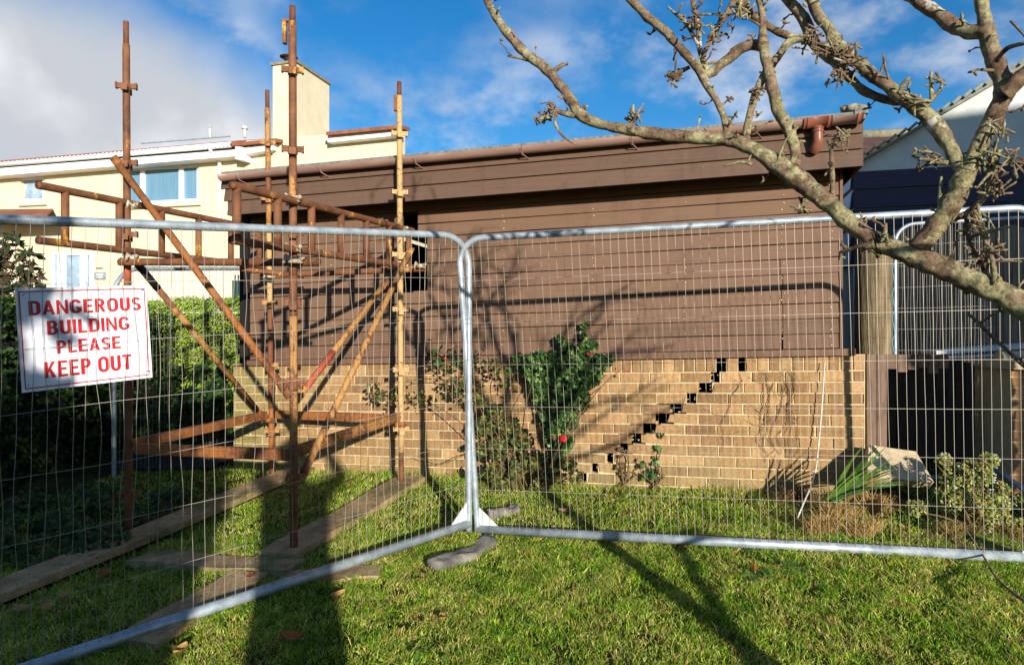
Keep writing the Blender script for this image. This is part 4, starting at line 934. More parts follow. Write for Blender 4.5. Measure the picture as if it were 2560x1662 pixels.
# ------------------------------------------------------------------ bare tree
def build_tree():
    t=thing('apple_tree','gnarled leafless apple tree with lichen whose limbs cross the picture from the right','tree',(1.36,1.62,zg(1.36,1.62)))
    rn=random.Random(12)
    def dep(x,off=0): return 1.68+(2560-x)/1350*.80+off
    allp=[]
    def limb(pts,off0=0,off1=None,name='branch',jit=.22,sub=9,sp=True):
        off1=off0 if off1 is None else off1; q=cr(pts,sub); n=len(q); P3=[];R3=[]
        for i,(x,y,r) in enumerate(q):
            d=dep(x,off0+(off1-off0)*i/(n-1)); P3.append(P(x,y,d)); R3.append(max(1.5,r*.93)/F*d*(1+.10*mnoise.noise(Vector((x*.03,y*.03,off0*9)))))
        b=MB(); b.tube(P3,R3,12 if max(R3)>.006 else 7,jit=jit); o=obj(name,b,M['bark'],t,True)
        if sp: allp.append((P3,R3,o))
        return o
    main=[(2760,900,46),(2640,812,40),(2560,767,33),(2463,716,31),(2385,681,32),(2319,654,30),(2249,627,25),(2172,592,24),(2117,549,24),(2059,500,25),(2005,453,26),(1951,417,25),(1905,388,21),(1851,357,19),(1790,346,17),(1724,344,17),(1651,337,17),(1579,326,15),(1506,312,13),(1455,290,15),(1434,261,15),(1397,210,13),(1361,170,13.5),(1307,127,13),(1260,72,12),(1227,22,10),(1205,-25,9)]
    limb(main,0,0,'main_limb')
    # trunk, out of frame, down to the ground
    b=MB(); base=Vector((1.36,1.62,zg(1.36,1.62)-.05)); top=P(2760,900,dep(2760)); pts=cr([tuple(base),(1.37,1.61,-.8),(1.42,1.6,-.4),tuple(top+Vector((.03,0,-.02)))],6)
    b.tube(pts,[.054-.010*i/len(pts) for i in range(len(pts))],14,jit=.2); obj('trunk',b,M['bark'],t,True)
    L=[
     ([(1571,-10,13),(1615,40,12),(1666,83,11),(1706,127,11),(1746,174,12),(1767,214,10),(1796,261,9),(1814,308,9),(1819,346,11)],.05,.0),
     ([(1757,192,11),(1789,174,13),(1818,149,13),(1851,123,13),(1887,112,14),(1912,118,12)],.05,.08),
     ([(1767,178,8),(1749,120,7),(1746,72,7),(1735,22,7),(1731,-12,6)],.05,.1),
     ([(1758,165,6),(1764,127,6),(1789,80,7),(1814,40,8),(1829,12,8),(1850,-15,8)],.05,.1),
     ([(1669,18,3),(1690,36,4),(1706,47,6),(1724,72,6),(1746,112,6)],.05,.05),
     ([(1896,-12,9),(1907,47,9),(1907,109,13),(1918,163,14),(1932,217,15),(1943,272,17),(1965,308,16),(1980,348,15),(1990,391,15),(1985,415,16)],.06,0),
     ([(2296,622,24),(2339,565,27),(2385,503,26),(2403,460,28),(2415,428,29)],0,0),
     ([(2412,432,22),(2386,391,20),(2360,344,20),(2320,290,21),(2277,261,19),(2226,221,17),(2186,192,17),(2143,156,18),(2107,130,20),(2070,72,13),(2041,29,14),(2025,-15,12)],0,.1),
     ([(2318,268,12),(2288,254,11),(2230,254,10),(2168,232,11),(2125,196,12),(2092,160,14),(2056,130,14),(2027,94,15),(2012,51,16),(1983,14,14),(1955,-15,12)],.06,.14),
     ([(2027,94,11),(1976,105,10),(1943,145,11),(1914,185,12),(1893,225,11),(1878,272,10),(1867,326,10),(1866,357,12)],.1,.0),
     ([(1835,-12,12),(1860,15,12),(1889,44,11),(1925,69,10),(1961,87,10),(1995,96,9)],.1,.12),
     ([(2418,430,26),(2435,395,23),(2454,355,22),(2491,283,23),(2509,232,24),(2495,170,23),(2469,94,21),(2458,36,17),(2453,-15,17)],0,.05),
     ([(2509,235,20),(2538,210,21),(2565,182,20),(2620,120,18)],0,.0),
     ([(2475,88,18),(2447,80,19),(2404,76,19),(2349,40,18),(2295,4,16),(2262,-18,15)],.03,.08),
     ([(2491,152,6),(2520,120,6),(2565,108,5)],0,-.05),([(2527,54,3),(2545,72,3),(2568,98,3)],0,-.05),
     ([(2083,512,7),(2081,470,7),(2081,435,6),(2077,372,6)],0,0),([(2079,372,5),(2092,355,5),(2108,345,4),(2125,337,5)],0,0),([(2077,375,4),(2068,350,3)],0,0),
     ([(2347,540,5),(2350,500,5),(2351,470,5),(2353,442,3)],0,0),([(2330,252,6),(2328,215,5),(2328,178,3)],0,0),([(2332,245,5),(2350,225,5),(2357,199,4)],0,0),
     ([(2249,236,6),(2258,212,6),(2274,194,6)],0,0),([(2372,408,8),(2331,406,5),(2312,415,4),(2295,430,2)],0,0),([(2140,140,4),(2140,122,4),(2139,106,3)],0,0),
     ([(1445,288,9),(1420,286,8),(1397,279,7),(1380,268,5),(1374,255,6)],0,0),([(1392,282,5),(1388,300,5),(1390,315,4),(1412,345,3),(1440,362,2)],0,0),([(1386,283,4),(1370,292,4),(1360,298,5)],0,0),
     ([(1322,150,6),(1300,146,4),(1270,140,3)],0,0),([(1378,182,7),(1390,174,6),(1412,158,5)],0,0),([(1572,318,7),(1580,300,6),(1582,280,5),(1583,263,3)],0,0),([(1581,292,4),(1598,282,3),(1612,278,3)],0,0),([(1577,305,4),(1562,296,3)],0,0),
     ([(1724,168,5),(1704,178,5),(1685,186,6),(1672,182,6)],.05,.05),([(1688,186,4),(1692,205,3)],.05,.05),([(1685,188,4),(1668,205,3)],.05,.05),([(1735,36,4),(1800,36,3),(1868,32,3)],.06,.08),
     ([(2486,712,7),(2482,654,6),(2459,588,5),(2443,510,4)],-.02,0),([(2465,690,7),(2450,650,6),(2424,607,6),(2416,545,5)],0,.02),([(2385,552,6),(2410,535,7),(2436,518,7),(2463,491,7),(2478,460,6),(2490,420,5),(2498,375,4)],.02,.0),
     ([(2416,596,4),(2450,585,4),(2482,576,5),(2537,565,3)],.0,-.03),([(2482,654,4),(2510,652,4),(2555,654,2)],0,0),([(2463,491,5),(2490,480,4),(2520,455,4),(2535,440,3)],0,0),([(2440,520,4),(2480,560,3),(2500,620,3)],0,0),([(2478,460,4),(2500,440,4),(2535,428,3)],0,0),
     ([(2660,980,9),(2600,945,7),(2560,914,6),(2521,879,5),(2463,825,5),(2416,778,3)],-.02,.05),
     ([(2185,612,14),(2170,614,10),(2148,615,6),(2120,625,5),(2098,631,4)],-.03,-.03),([(2205,600,8),(2212,580,6),(2214,558,4)],-.03,-.03),([(2118,622,4),(2108,612,3)],-.03,-.03),
     ([(1950,425,4),(1946,400,3),(1960,360,3),(1975,335,2)],-.02,-.02),([(1880,410,5),(1850,406,3),(1810,415,2)],-.02,-.02),([(2020,500,6),(2005,515,5),(1996,535,3)],-.02,-.02)]
    for pts,o0,o1 in L:
        big=max(p[2] for p in pts)>7.5
        limb(pts,o0,o1,'branch' if big else 'twig',.22 if big else .3,9 if big else 5,sp=big or rn.random()<.5)
    b=MB(); pts=cr([(1.03,1.93,zg(1.03,1.93)-.03),(1.22,1.86,-1.13),(1.5,1.78,-.9),(1.8,1.66,-.68),(2.15,1.1,-.5),(2.4,.5,-.36)],6); b.tube(pts,[.030-.012*i/len(pts) for i in range(len(pts))],12,jit=.25); obj('low_limb',b,M['bark'],t,True)  # unseen limb, added so its shadow makes the second lawn stripe
    r2=random.Random(77)
    for k in range(15):
        p=np.array([1.47,1.60,r2.uniform(-.3,.5)]); v=np.array([r2.uniform(.0,1.),r2.uniform(-.5,.05),r2.uniform(-.1,1.1)]); v/=np.linalg.norm(v); q=[tuple(p)]
        for m_ in range(6):
            v=v+np.array([r2.gauss(.04,.3),r2.gauss(0,.3),r2.gauss(.06,.25)]); v/=np.linalg.norm(v); p=p+v*r2.uniform(.12,.24)
            if p[1]>.2 and p[0]<.80*p[1]+.08: p[0]=.80*p[1]+.08
            q.append(tuple(p))
        q=cr(q,6); r0=r2.uniform(.010,.024); rr=[r0*(1-.75*i/len(q)) for i in range(len(q))]; b=MB(); b.tube(q,rr,9,jit=.25); o=obj('branch',b,M['bark'],t,True); allp.append(([Vector(x) for x in q],rr,o))
        for m_ in range(4):
            i=r2.randrange(4,len(q)-2); a=Vector(q[i]); w_=Vector((r2.uniform(0,1),r2.gauss(0,.4),r2.gauss(.3,.6))).normalized(); e=a+w_*r2.uniform(.12,.35)
            if e.y>.2 and e.x<.80*e.y+.05: continue
            mm=(a+e)/2+Vector((0,0,.03)); b=MB(); b.tube(cr([tuple(a),tuple(mm),tuple(e)],4),[.006-.0004*z for z in range(9)],6,jit=.3); obj('twig',b,M['bark'],o,True)
    for px in (1205,1571,1731,1850,1955,2025,2010,1896,2262,2453,1205,1571,2025,2262):
        p=np.array(P(px,-22,dep(px,.08))); v=np.array([r2.gauss(-.1,.45),r2.gauss(0,.2),1.]); v/=np.linalg.norm(v); q=[tuple(p)]
        for m_ in range(6):
            v=v+np.array([r2.gauss(0,.3),r2.gauss(0,.22),r2.gauss(.1,.2)]); v/=np.linalg.norm(v); p=p+v*r2.uniform(.08,.15); p[2]=max(p[2],.51*p[1]+.03); q.append(tuple(p))
        q=cr(q,5); r0=r2.uniform(.009,.014); rr=[r0*(1-.75*i/len(q)) for i in range(len(q))]; b=MB(); b.tube(q,rr,8,jit=.25); o=obj('branch',b,M['bark'],t,True)
        for m_ in range(7):
            i=r2.randrange(3,len(q)-1); a=Vector(q[i]); w_=Vector((r2.gauss(0,1),r2.gauss(0,.3),r2.gauss(.5,.5))).normalized(); e=a+w_*r2.uniform(.10,.32)
            if e.z<.51*e.y+.03: continue
            b=MB(); b.tube(cr([tuple(a),tuple((a+e)/2+Vector((0,0,.03))),tuple(e)],4),[.0045-.0003*z for z in range(9)],5,jit=.3); obj('twig',b,M['bark'],o,True)
    # fruiting spurs and knobbly buds
    for P3,R3,o in allp:
        L_=sum((P3[i+1]-P3[i]).length for i in range(len(P3)-1)); n=int(L_*17)+1; b=MB()
        for k in range(n):
            i=rn.randrange(1,len(P3)-1); p=P3[i]; T=(P3[i+1]-P3[i-1]).normalized(); a=T.orthogonal().normalized(); a.rotate(Matrix.Rotation(rn.uniform(0,6.28),3,T))
            ln=rn.choice((.008,.012,.02,.035,.06)); a=(a+T*rn.uniform(-.5,.8)+Vector((0,0,.25))).normalized(); pts=[p+a*R3[i]*.7]; 
            m_=4
            for s in range(m_): pts.append(pts[-1]+(a+Vector((rn.gauss(0,.35),rn.gauss(0,.35),rn.gauss(.1,.3))))*ln/m_)
            r_=rn.uniform(.0016,.0032); rr=[r_*(1.4-.22*s+(.75 if s==m_-1 else 0)) for s in range(m_+1)]
            b.tube(pts,rr,6,jit=.4)
            if ln>.018:
                for _ in range(rn.randint(1,4)): q=pts[rn.randint(2,m_)]; v=Vector((rn.gauss(0,1),rn.gauss(0,1),rn.gauss(0.2,1))).normalized(); b.tube([q,q+v*.008,q+v*.015],[.003,.004,.0018],5)
        obj('spurs',b,M['bark'],o,True)
    # dense spur knots
    for (x,y,s,n) in ((2030,95,26,26),(2115,145,30,30),(2060,120,22,14),(2420,420,26,14),(2470,300,12,4),(1382,275,16,14),(1360,296,10,8),(2490,395,34,26),(2500,330,18,12),(2480,470,26,20),(2440,560,30,16),(2470,640,30,18),(1585,290,18,14),(2105,340,16,10),(2350,205,10,6),(2330,408,20,12),(1680,190,16,12),(1890,235,14,10),(2300,250,22,12),(2535,400,20,10),(1730,60,24,20),(2100,190,20,14),(2180,610,24,16),(1790,90,20,12),(2055,495,14,6),(2010,520,12,8),(1350,300,8,6),(1850,20,26,18)):
        b=MB()
        for k in range(n):
            px=x+rn.gauss(0,s*.5); py=y+rn.gauss(0,s*.5); p=P(px,py,dep(px,rn.uniform(-.03,.03))); v=Vector((rn.gauss(0,1),rn.gauss(0,.6),rn.gauss(0,1))).normalized(); l=rn.uniform(.010,.022)
            l*=1.5; b.tube([p-v*l*.6,p+v*l*.2+Vector((0,0,.002)),p+v*l,p+v*l*1.2],[.0022,.0024,.0036,.0008],6,jit=.45)
        obj('spur_cluster',b,M['bark'],t,True)
build_tree()

# ------------------------------------------------------------------ cream house at the left
HD=17.0
def H(px,py,off=0):
    r=(px-CX)/F; d=(HD-off*1.0373)/(1+.2755*r); return P(px,py,d)
def hquad(mb,x0,x1,y0,y1,o0,o1,y0b=None,y1b=None):   # pixel box on the facade between offsets o0 (back) and o1 (front); y0=top,y1=bottom
    y0b=y0 if y0b is None else y0b; y1b=y1 if y1b is None else y1b
    mb.hexa([H(x0,y1,o1),H(x1,y1b,o1),H(x1,y1b,o1)-Nn*(o1-o0),H(x0,y1,o1)-Nn*(o1-o0),H(x0,y0,o1),H(x1,y0b,o1),H(x1,y0b,o1)-Nn*(o1-o0),H(x0,y0,o1)-Nn*(o1-o0)])
def build_house():
    b=H(300,800,0); g=thing('house','cream rendered two storey house with red tiles and chimney behind the scaffold','house',(b.x,b.y,-.2))
    # walls with real openings
    m=MB(); yt=lambda x:416-x*.078
    wins=[(50,112,441,505),(330,497,418,512)]
    xs=[-260,50,112,300,497,583]
    def col(x0,x1,holes):
        y=yt(x0)-4; yb=yt(x1)-4
        if not holes: hquad(m,x0,x1,y,830,-.3,0,yb,830); return
        (a,c)=holes; hquad(m,x0,x1,y,a,-.3,0,yb,a-(x1-x0)*.045); hquad(m,x0,x1,c,830,-.3,0,c-(x1-x0)*.035,830)
    col(-260,50,None); col(50,112,(446,502)); col(112,300,None); col(300,497,(424,512)); col(497,583,None)
    hquad(m,583,1000,355,830,-.3,.02,322,830)
    hquad(m,-260,583,700,830,-6,-.31); hquad(m,583,930,400,830,-6,-.31)
    obj('wall',m,M['cream'],g)
    m=MB()
    hquad(m,-260,592,396-20+40*.0+ (260*.078)*0+26,440,-.1,.35,352+0,385); 
    # fascia and soffit
    m=MB(); hquad(m,-260,592,441,461,.0,.42,362+12,372+18); hquad(m,596,684,371,388,.0,.3,358,374); hquad(m,819,1000,338,356,.0,.3,322,338); hquad(m,588,606,366,398,.0,.42,368,400); obj('bargeboard',m,M['white'],g)
    # gutter
    m=MB(); pts=[H(-260,433,.5),H(578,362,.5)]; m.tube(pts,.075,12); gu=obj('gutter',m,M['white'],g,True)
    m=MB(); q=[H(527,370,.48),H(527,378,.45),H(540,396,.12),H(549,408,.10),H(549,560,.10)]; m.tube(cr([tuple(p) for p in q],3),.05,10); obj('downpipe',m,M['white'],g,True)
    # roofs
    m=MB()
    def roofq(x0,x1,ya,yb,top0,top1,back):
        a=H(x0,ya,.45); b_=H(x1,yb,.45); c=H(x1,yb,.45)-Nn*back; d=H(x0,ya,.45)-Nn*back
        c.z=b_.z+top1; d.z=a.z+top0; th=Vector((0,0,-.09))
        m.hexa([a+th,b_+th,c+th,d+th,a,b_,c,d])
    roofq(-260,590,424,352,1.55,1.55,5.0); obj('roof',m,M['tile'],g)
    m=MB(); 
    roofq(590,690,357,346,.75,.75,5.); roofq(815,1000,330,312,.10,.10,.6); obj('roof',m,M['tile'],g)
    # tile noses along the eaves
    m=MB()
    for i in range(64):
        x=-60+i*10.2; p=H(x,414-x*.0785-5,.5) ; m.tube([p+Nn*.06,p-Nn*.5+Vector((0,0,.17))],.055,8)
    obj('tile_ends',m,M['tile'],g,True)
    # solar panel strip and vents on the ridge
    m=MB(); m.beam(H(352,359,-2.0),H(575,341,-2.0),.04,.035); sp_=obj('solar_panel',m,M['galv'],g)
    for x,y0,y1 in ((525,316,345),(612,318,345)):
        m=MB(); m.tube([H(x,y1,-2),H(x,y0,-2)],.045,10); m.tube([H(x,y0+5,-2),H(x,y0-1,-2)],.045 if x<600 else .10,10); obj('vent_pipe',m,M['galvwhite'],g,True)
    # chimney
    m=MB(); fr=[H(682,420,.12),H(741,420,.12),H(741,158,.12),H(682,161,.12)]; fr[3].z=fr[2].z; bk=[p-Nn*1.7 for p in fr]
    m.add(fr+bk,[(0,1,2,3),(7,6,5,4),(0,4,5,1),(1,5,6,2),(2,6,7,3),(3,7,4,0)]); ch=obj('chimney',m,M['cream'],g)
    m=MB(); z=fr[2].z; q=[fr[3]-U*.05+Nn*.05,fr[2]+U*.05+Nn*.05,fr[2]+U*.05-Nn*1.75,fr[3]-U*.05-Nn*1.75]; th=Vector((0,0,.07)); m.hexa(q+[p+th for p in q]); obj('coping',m,M['coping'],ch)
    m=MB(); c=H(722,156,-.9); m.tube([c,c+Vector((0,0,.14))],.13,12); m.tube([c+Vector((0,0,.14)),c+Vector((0,0,.2))],[.26,.12],14); obj('flue_cowl',m,M['blackplate'],ch,True)
    # windows
    def window(x0,x1,y0,y1,sl,panes,mat='blind'):
        m=MB(); f=4
        def yy(y,x): return y-sl*(x-x0)
        def bar(a,b_,c,d): hquad(m,a,b_,yy(c,a),yy(d,a),-.14,-.08,yy(c,b_),yy(d,b_))
        bar(x0,x1,y0,y0+f+1); bar(x0,x1,y1-f-2,y1); 
        for p in panes: bar(p[0],p[0]+p[1],y0+f+1,y1-f-2)
        fr_=obj('window',m,M['white'],g); m=MB(); hquad(m,x0+2,x1-2,yy(y0+3,x0),yy(y1-3,x0),-.2,-.15,yy(y0+3,x1),yy(y1-3,x1)); obj('pane',m,M[mat],fr_)
        m=MB(); hquad(m,x0-6,x1+1,y1,y1+10,-.05,.1,yy(y1,x1),yy(y1+10,x1)); obj('window_sill',m,M['stone'],fr_)
    window(300,497,424,513,.055,[(300,5),(350,10),(447,10),(492,5)]); window(50,112,446,505,.05,[(50,6),(106,6)],'glass')
    m=MB(); hquad(m,58,110,452,460,-.145,-.142); 
    # alarm box and lower floor: porch, door, meter, name plate
    m=MB(); hquad(m,166,189,413,429,0,.1); obj('alarm_box',m,M['white'],g)
    m=MB(); a=H(-90,560,.0);b_=H(132,528,.0); 
    m.hexa([H(-90,548,1.3),H(118,540,1.3),H(132,528,0),H(-90,536,0),H(-90,542,1.3),H(118,534,1.3),H(132,522,0),H(-90,524,0)]); obj('porch_roof',m,M['tile'],g)
    d=MB()
    for x0,x1 in ((128,134),(143,163),(200,216),(224,229)): hquad(d,x0,x1,637,770,0.0,.06)
    hquad(d,128,229,632,638,0,.06); dr=obj('door_frame',d,M['white'],g); m=MB(); hquad(m,134,143,640,770,.0,.03); hquad(m,163,200,640,770,.0,.03); hquad(m,216,224,640,770,.0,.03); obj('pane',m,M['glass'],dr)
    m=MB(); hquad(m,236,252,648,669,0,.12); obj('meter_box',m,M['stone'],g)
    m=MB(); hquad(m,235,262,681,698,0,.05); np_=obj('name_plaque',m,M['galv'],g); m=MB(); hquad(m,240,257,684.5,688,0.05,.056); hquad(m,241,256,691,694,0.05,.056); obj('plaque_marks',m,M['white'],np_)
build_house()
m=MB()
def H2(px,py,d): return P(px,py,d)
t=thing('garden_screen','pale ribbed screen between the cream house and the hedge','screen',P(470,760,14))
for i in range(34):
    x0=322+i*8.8; a=P(x0,648,14); b=P(x0+8.2,648,14); c=P(x0,790,14)
    mb=m; mb.box(((a.x+b.x)/2,14+(0.02 if i%2 else 0),(a.z+c.z)/2),((b.x-a.x)/2,.03,(a.z-c.z)/2))
obj('ribbed_boards',m,M['stone'],t); m=MB(); m.beam(P(308,637,13.95),P(400,637,13.95),.1,.06); obj('cap_rail',m,M['galv'],t)
t=thing('garden_gate','dark green gate topped by spiked railings at the garage edge','gate',P(605,760,12)); m=MB(); a=P(582,702,12);b=P(634,702,12);c=P(582,780,12); m.box(((a.x+b.x)/2,12,(a.z+c.z)/2),((b.x-a.x)/2,.03,(a.z-c.z)/2)); obj('door_leaf',m,M['greenbin'],t)
m=MB()
for x in (588,596,604,612,620,628): m.tube([P(x,775,11.95),P(x,692,11.95)],.010,6); m.tube([P(x,693,11.95),P(x,686,11.95)],[.02,.002],6)
obj('spiked_railings',m,M['blackplate'],t)
# ------------------------------------------------------------------ right-hand house, fences, pole
def K(px,py,D,off=0):
    r=(px-CX)/F; d=(D-off*1.0373)/(1+.2755*r); return P(px,py,d)
def right_house():
    D=9.1; b=K(2133,900,D); g=thing('house','pale gabled house with navy boarding at the right beyond the garage','house',(b.x,b.y,-1.3))
    m=MB()
    # gable wall: verge climbs to the right
    A=K(2133,432,D);B=K(3300,432,D); fr=[K(2133,900,D),K(3300,900,D),K(3300,-268,D),K(2133,416,D)]
    fr[0].z=-1.4;fr[1].z=-1.4
    bk=[p-Nn*5 for p in fr]; m.add(fr+bk,[(0,1,2,3),(7,6,5,4),(0,4,5,1),(1,5,6,2),(2,6,7,3),(3,7,4,0)]); w_=obj('wall',m,M['greyrender'],g)
    m=MB(); hts=[K(2133,432,D).z-.22*i for i in range(6)]; 
    for i in range(5):
        z1=hts[i];z0=hts[i+1]+.012; a=K(2133,500,D,.03);c=K(3300,500,D,.03)
        for z in (0,): m.add([Vector((a.x,a.y,z0))+Nn*.03,Vector((c.x,c.y,z0+.0))+Nn*.03,Vector((c.x,c.y,z1))+Nn*.012,Vector((a.x,a.y,z1))+Nn*.012,Vector((a.x,a.y,z0))-Nn*.02,Vector((c.x,c.y,z0))-Nn*.02,Vector((c.x,c.y,z1))-Nn*.02,Vector((a.x,a.y,z1))-Nn*.02],[(0,1,2,3),(4,5,1,0),(3,2,6,7),(0,3,7,4)])
    obj('navy_boarding',m,M['blueboards'],g)
    m=MB(); a=K(2133,500,D,.03)
    for i in range(5):
        z1=hts[i];z0=hts[i+1]+.03; p=Vector((a.x,a.y,0))-U*.005; q=p-Nn*4.5
        m.add([Vector((p.x,p.y,z0))-U*.03,Vector((q.x,q.y,z0))-U*.03,Vector((q.x,q.y,z1))-U*.01,Vector((p.x,p.y,z1))-U*.01,Vector((p.x,p.y,z0)),Vector((q.x,q.y,z0))],[(3,2,1,0),(0,1,5,4)])
    obj('pale_side_boarding',m,M['blueboards_pale'],g)
    m=MB(); a=K(2120,424,D,.12);b_=K(3300,-268,D,.12); th=Vector((0,0,.03)); dn=-Nn*5; m.hexa([a,b_,b_+dn,a+dn,a+th,b_+th,b_+dn+th,a+dn+th]); obj('roof',m,M['coping'],g)
    m=MB(); 
    for i in range(40):
        p=a.lerp(b_,i/40)+Vector((0,0,.05)); q=a.lerp(b_,(i+.7)/40)+Vector((0,0,.075)); m.beam(p-Nn*.04,q-Nn*.04,.10,.03)
    obj('verge_tiles',m,M['coping'],g)
right_house()
t=thing('house','distant house showing only its brown tiled roof right of the garage','house',(8,16,-1)); m=MB()
fr=[P(2100,425,15),P(2500,400,15),P(2480,330,17.5),P(2080,345,17.5)]; m.add(fr+[p-Vector((0,-.1,.12)) for p in fr],[(0,1,2,3),(7,6,5,4),(0,4,5,1),(1,5,6,2),(2,6,7,3),(3,7,4,0)]); rf=obj('roof',m,simple('brown_roof_tile',(70,50,46),(96,70,62),5,.85,0,.4),t)
m=MB(); m.tube([P(2080,341,17.5),P(2480,326,17.5)],.13,8); obj('ridge_tiles',m,M['coping'],rf,True); m=MB(); m.box((P(2300,430,15.6).x,16.9,.6),(1.9,1.3,2.6)); obj('wall',m,M['greyrender'],t)
# timber pole
m=MB(); c=P(2183,900,5.75); pts=[Vector((c.x+.004*i,5.75,-1.4+.33*i)) for i in range(7)]; pts[-1].z=P(2183,596,5.75).z; m.tube(pts,[.165,.163,.162,.16,.16,.158,.157],28,jit=.05)
tag(obj('timber_pole',m,M['post'],smooth=True),'thick weathered timber pole between garage and slatted fence','pole')
# slatted fence
t=thing('slatted_fence','tall weathered grey slatted fence behind the cord tied mesh panel','fence',P(2400,900,6.6)); rn=random.Random(6)
for side_,mk in ((0,'slat'),):
    m=MB(); x=2236
    while x<2760:
        d=6.4-.0006*(x-2236); w_=rn.uniform(15,19); y0=572-(x-2236)*.02+rn.uniform(-3,3); a=P(x,y0,d);b=P(x+w_,y0,d); c=P(x,925,d)
        m.box(((a.x+b.x)/2,d+rn.uniform(-.008,.008),(a.z+c.z)/2),((b.x-a.x)/2,.01,(a.z-c.z)/2)); x+=w_+rn.uniform(1.5,4)
    obj('slats',m,M['slat'],t)
m=MB(); m.beam(P(2236,640,6.45),P(2760,630,6.1),.04,.07); m.beam(P(2236,840,6.45),P(2760,840,6.1),.04,.07); obj('fence_rail',m,M['slat'],t)
# brown pickets: two long, the rest end where shade falls, its edge built into their shape
t=thing('picket_fence','brown board fence against the brick base with its right boards broken off short','fence',P(2260,1120,4.95)); m=MB(); x=2166; i=0; rn=random.Random(3)
while x<2368:
    w_=23.5; d=4.92-.0003*(x-2166); y1=1150 ; a=P(x,886+rn.uniform(-1,1),d);b=P(x+w_,886,d);c=P(x,y1,d)
    if i>1: c.z=P(x,925+(8 if i%3==0 else -4)+rn.uniform(-4,4),d).z
    m.box(((a.x+b.x)/2,d,(a.z+c.z)/2),((b.x-a.x)/2,.01,(a.z-c.z)/2)); x+=w_+2.2; i+=1
obj('boards',m,M['picket'],t)
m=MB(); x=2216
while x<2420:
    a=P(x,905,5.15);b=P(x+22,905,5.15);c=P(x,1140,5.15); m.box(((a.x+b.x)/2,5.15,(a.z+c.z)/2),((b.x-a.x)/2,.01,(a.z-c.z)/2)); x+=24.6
tag(obj('shaded_boards',m,simple('dark_brown_boards',(40,32,28),(62,50,42),5,.9,0,.4,.003,(5,5,1)),t),'dark shaded boards behind the gap')  # same boards as the pickets, shade put into a darker brown
# added lean-to: its dark walls stand in for the shaded gap
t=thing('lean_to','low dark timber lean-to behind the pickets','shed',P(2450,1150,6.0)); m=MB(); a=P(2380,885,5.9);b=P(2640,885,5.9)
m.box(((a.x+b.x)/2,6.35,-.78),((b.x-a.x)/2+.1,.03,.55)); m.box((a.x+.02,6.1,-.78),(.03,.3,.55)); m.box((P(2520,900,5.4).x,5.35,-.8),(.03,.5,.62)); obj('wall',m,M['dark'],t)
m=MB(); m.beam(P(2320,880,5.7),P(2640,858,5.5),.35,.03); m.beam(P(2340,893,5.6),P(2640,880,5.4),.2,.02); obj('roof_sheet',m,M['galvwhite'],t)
# brick pier
t=thing('brick_pier','buff brick pier with pale stone cap at the right picture edge','pier',P(2590,1230,5.0)); m=MB(); mo=MB(); rn=random.Random(9); c0=P(2527,900,4.95)
for k in range(14):
    z0=-1.35+k*.079
    for j in range(2):
        off=.0 if k%2 else -.11
        for a in (0,.232,.464):
            x0=c0.x+max(0,a+off); x1=c0.x+min(.46,a+off+.232)
            if x1-x0<.03: continue
            c=rgb(rn.choice([(178,138,96),(186,146,102),(168,128,90)])); 
            if j==0: m.box(((x0+x1)/2,5.0,z0+.0395),((x1-x0)/2-.005,.05,.034),None,c[:3])
    mo.box((c0.x+.23,5.2,z0+.0395),(.228,.245,.0395))
obj('brickwork',m,M['brick'],t); obj('mortar',mo,M['mortar'],t); m=MB(); m.box((c0.x+.25,5.15,-.235),(.28,.27,.03)); m.tube([Vector((c0.x+.02,5.1,-.2)),Vector((c0.x+.5,5.1,-.19))],.06,10); obj('stone_cap',m,M['concrete'],t)
m=MB(); m.tube([P(2362,1081,5.9),P(2600,1252,4.6)],.019,12); tag(obj('steel_tube',m,M['galv'],smooth=True),'loose galvanised tube sloping across the dark gap toward the right edge','tube')
m=MB(); q=[g_(2270,1345),g_(2700,1420),g_(2900,1330),g_(2330,1300)]; m.add([p+Vector((0,0,.006)) for p in q],[(0,1,2,3)]); tag(obj('earth_path',m,M['path']),kind='structure')
m=MB(); q=[(-3.7,6.2),(-2.75,6.2),(-2.6,7.6),(-3.9,7.8)]; m.add([Vector((x,y,zg(x,y)+.03)) for x,y in q],[(0,1,2,3)]); tag(obj('gravel_strip',m,M['gravel']),kind='structure')

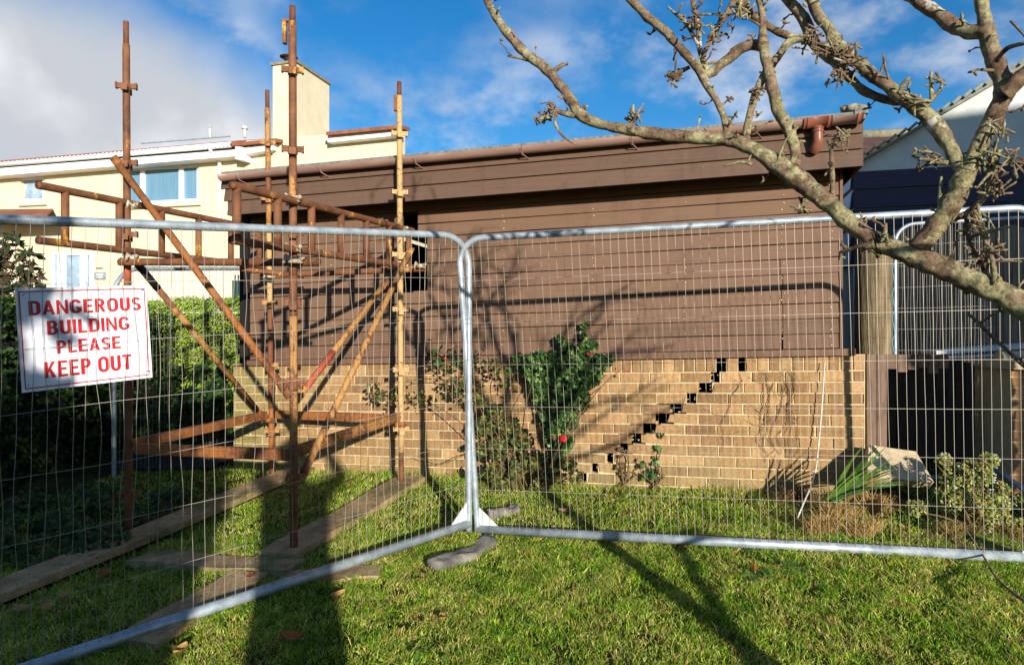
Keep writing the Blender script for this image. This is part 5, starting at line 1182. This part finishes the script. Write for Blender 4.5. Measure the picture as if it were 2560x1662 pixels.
# ------------------------------------------------------------------ what stands behind the photographer and throws shade
def person():
    t=thing('person','person in a dark coat standing on the lawn holding up a phone','person',(.13,-.42,zg(.13,-.42)))
    z0=zg(.13,-.42); H_=1.84; v=[];e=[];r=[]
    def a(x,y,z,rr): v.append((.13+x,-.42+y,z0+z)); r.append(rr); return len(v)-1
    pel=a(0,0,1.05,.20); ab=a(0,0,1.24,.185); ch=a(0,0,1.50,.20); nk=a(0,.0,1.68,.075); hd=a(0,.02,1.84,.11); ht=a(0,.015,1.92,.10)
    for i,j in ((pel,ab),(ab,ch),(ch,nk),(nk,hd),(hd,ht)): e.append((i,j))
    for s in (-1,1):
        hp=a(s*.10,0,.94,.14); kn=a(s*.10,.02,.50,.105); an=a(s*.11,-.01,.09,.07); to=a(s*.125,.14,.05,.05)
        e+=[(pel,hp),(hp,kn),(kn,an),(an,to)]
        sh=a(s*.21,0,1.62,.08); el=a(s*.37,.12,1.70,.062); wr=a(s*.20-.03,.26,1.93,.044); ha=a(s*.10-.05,.30,1.98,.036)
        e+=[(ch,sh),(sh,el),(el,wr),(wr,ha)]
        for k in range(4): f=a(s*.05-.05+s*.004*k,.315,1.96+.014*k,.010); e.append((ha,f))
    me=bpy.data.meshes.new('body'); vv=[tuple(np.array(p)-np.array(wloc(t))) for p in v]; me.from_pydata(vv,e,[]); o=bpy.data.objects.new('body',me); link(o); o.parent=t
    sk=o.modifiers.new('skin','SKIN'); me.skin_vertices.new() if not me.skin_vertices else None
    for i,x in enumerate(me.skin_vertices[0].data): x.radius=(r[i],r[i]*(.72 if i<3 else 1)); x.use_root=(i==0)
    ss=o.modifiers.new('sub','SUBSURF'); ss.levels=2; ss.render_levels=2; me.materials.append(M['cloth'])
    hd_=MB(); hd_.tube([Vector((.13,-.42,z0+1.74)),Vector((.13,-.42,z0+1.82)),Vector((.13,-.42,z0+1.92)),Vector((.13,-.42,z0+1.99)),Vector((.13,-.42,z0+2.02))],[.085,.105,.112,.085,.03],16); obj('hood',hd_,M['cloth'],t,True)
person()
def evergreen(name,label,boxes,n,size,seed,hole=.05):
    rn=random.Random(seed); m=MB(); st=MB(); b=boxes[0]; t=thing(name,label,'shrub',((b[0]+b[1])/2,(b[2]+b[3])/2,zg(b[0],0)))
    for i in range(n):
        b=rn.choice(boxes); p=Vector((rn.uniform(b[0],b[1]),rn.uniform(b[2],b[3]),rn.uniform(b[4],b[5])))
        top=b[5]-.35+.45*mnoise.noise(Vector((p.x*1.6,p.y,seed)))
        if p.z>top+.35*rn.random(): continue
        if mnoise.noise(p*2.6+Vector((0,0,seed)))>hole+.25: continue
        leafquad(m,p,(rn.gauss(0,1),rn.gauss(0,1),rn.gauss(0,1)),size*rn.uniform(.6,1.3),rgb(rn.choice([(44,66,28),(58,82,34)]))[:3],1,rn)
    for i in range(10):
        b=boxes[i%len(boxes)]; x=rn.uniform(b[0],b[1]); y=(b[2]+b[3])/2; st.tube([Vector((x,y,zg(x,y)-.05)),Vector((x+rn.gauss(0,.2),y,b[5]-.5))],[.03,.01],6)
    obj('foliage',m,M['hedge'],t); obj('stems',st,M['bark'],t)
evergreen('evergreen_shrub','tall ragged evergreen shrubs behind the camera to the left',[(-6.5,-.55,-2.0,-1.0,-1.5,1.45),(-2.6,-.12,-2.0,-1.2,-1.5,.66),(-1.6,-.14,-1.9,-1.3,-1.5,.5)],60000,.12,3)
evergreen('evergreen_shrub','upright evergreen shrub beyond the right picture edge',[(3.82,4.5,1.75,2.3,-1.4,.62)],7000,.11,5,.3)  # added out of view so the pickets and the gap fall in shade
# unseen house behind the camera to the right: shaped to shade the pale gable
g=thing('house','neighbouring cream house behind the camera on the right','house',(9,-3.5,-1.5)); m=MB()
x0,x1,y0,y1=6.5,16.,-4.,0.; zt=3.3
m.box(((x0+x1)/2,(y0+y1)/2,(zt-1.6)/2),((x1-x0)/2,(y1-y0)/2,(zt+1.6)/2)); obj('wall',m,M['cream'],g)
m=MB(); zr=4.75; ym=(y0+y1)/2
m.add([(x0,y0-.3,zt),(x1,y0-.3,zt),(x1,ym,zr),(x0,ym,zr),(x0,y1+.3,zt),(x1,y1+.3,zt)],[(0,1,2,3),(3,2,5,4),(0,3,4),(1,5,2),(0,4,5,1)]); obj('roof',m,M['tile'],g)
for xx in (8,11,14):
    for zz in (1.8,-.2): m=MB(); m.box((xx,y1+.01,zz),(.6,.03,.55)); obj('window',m,M['glass'],g)
build_grass()
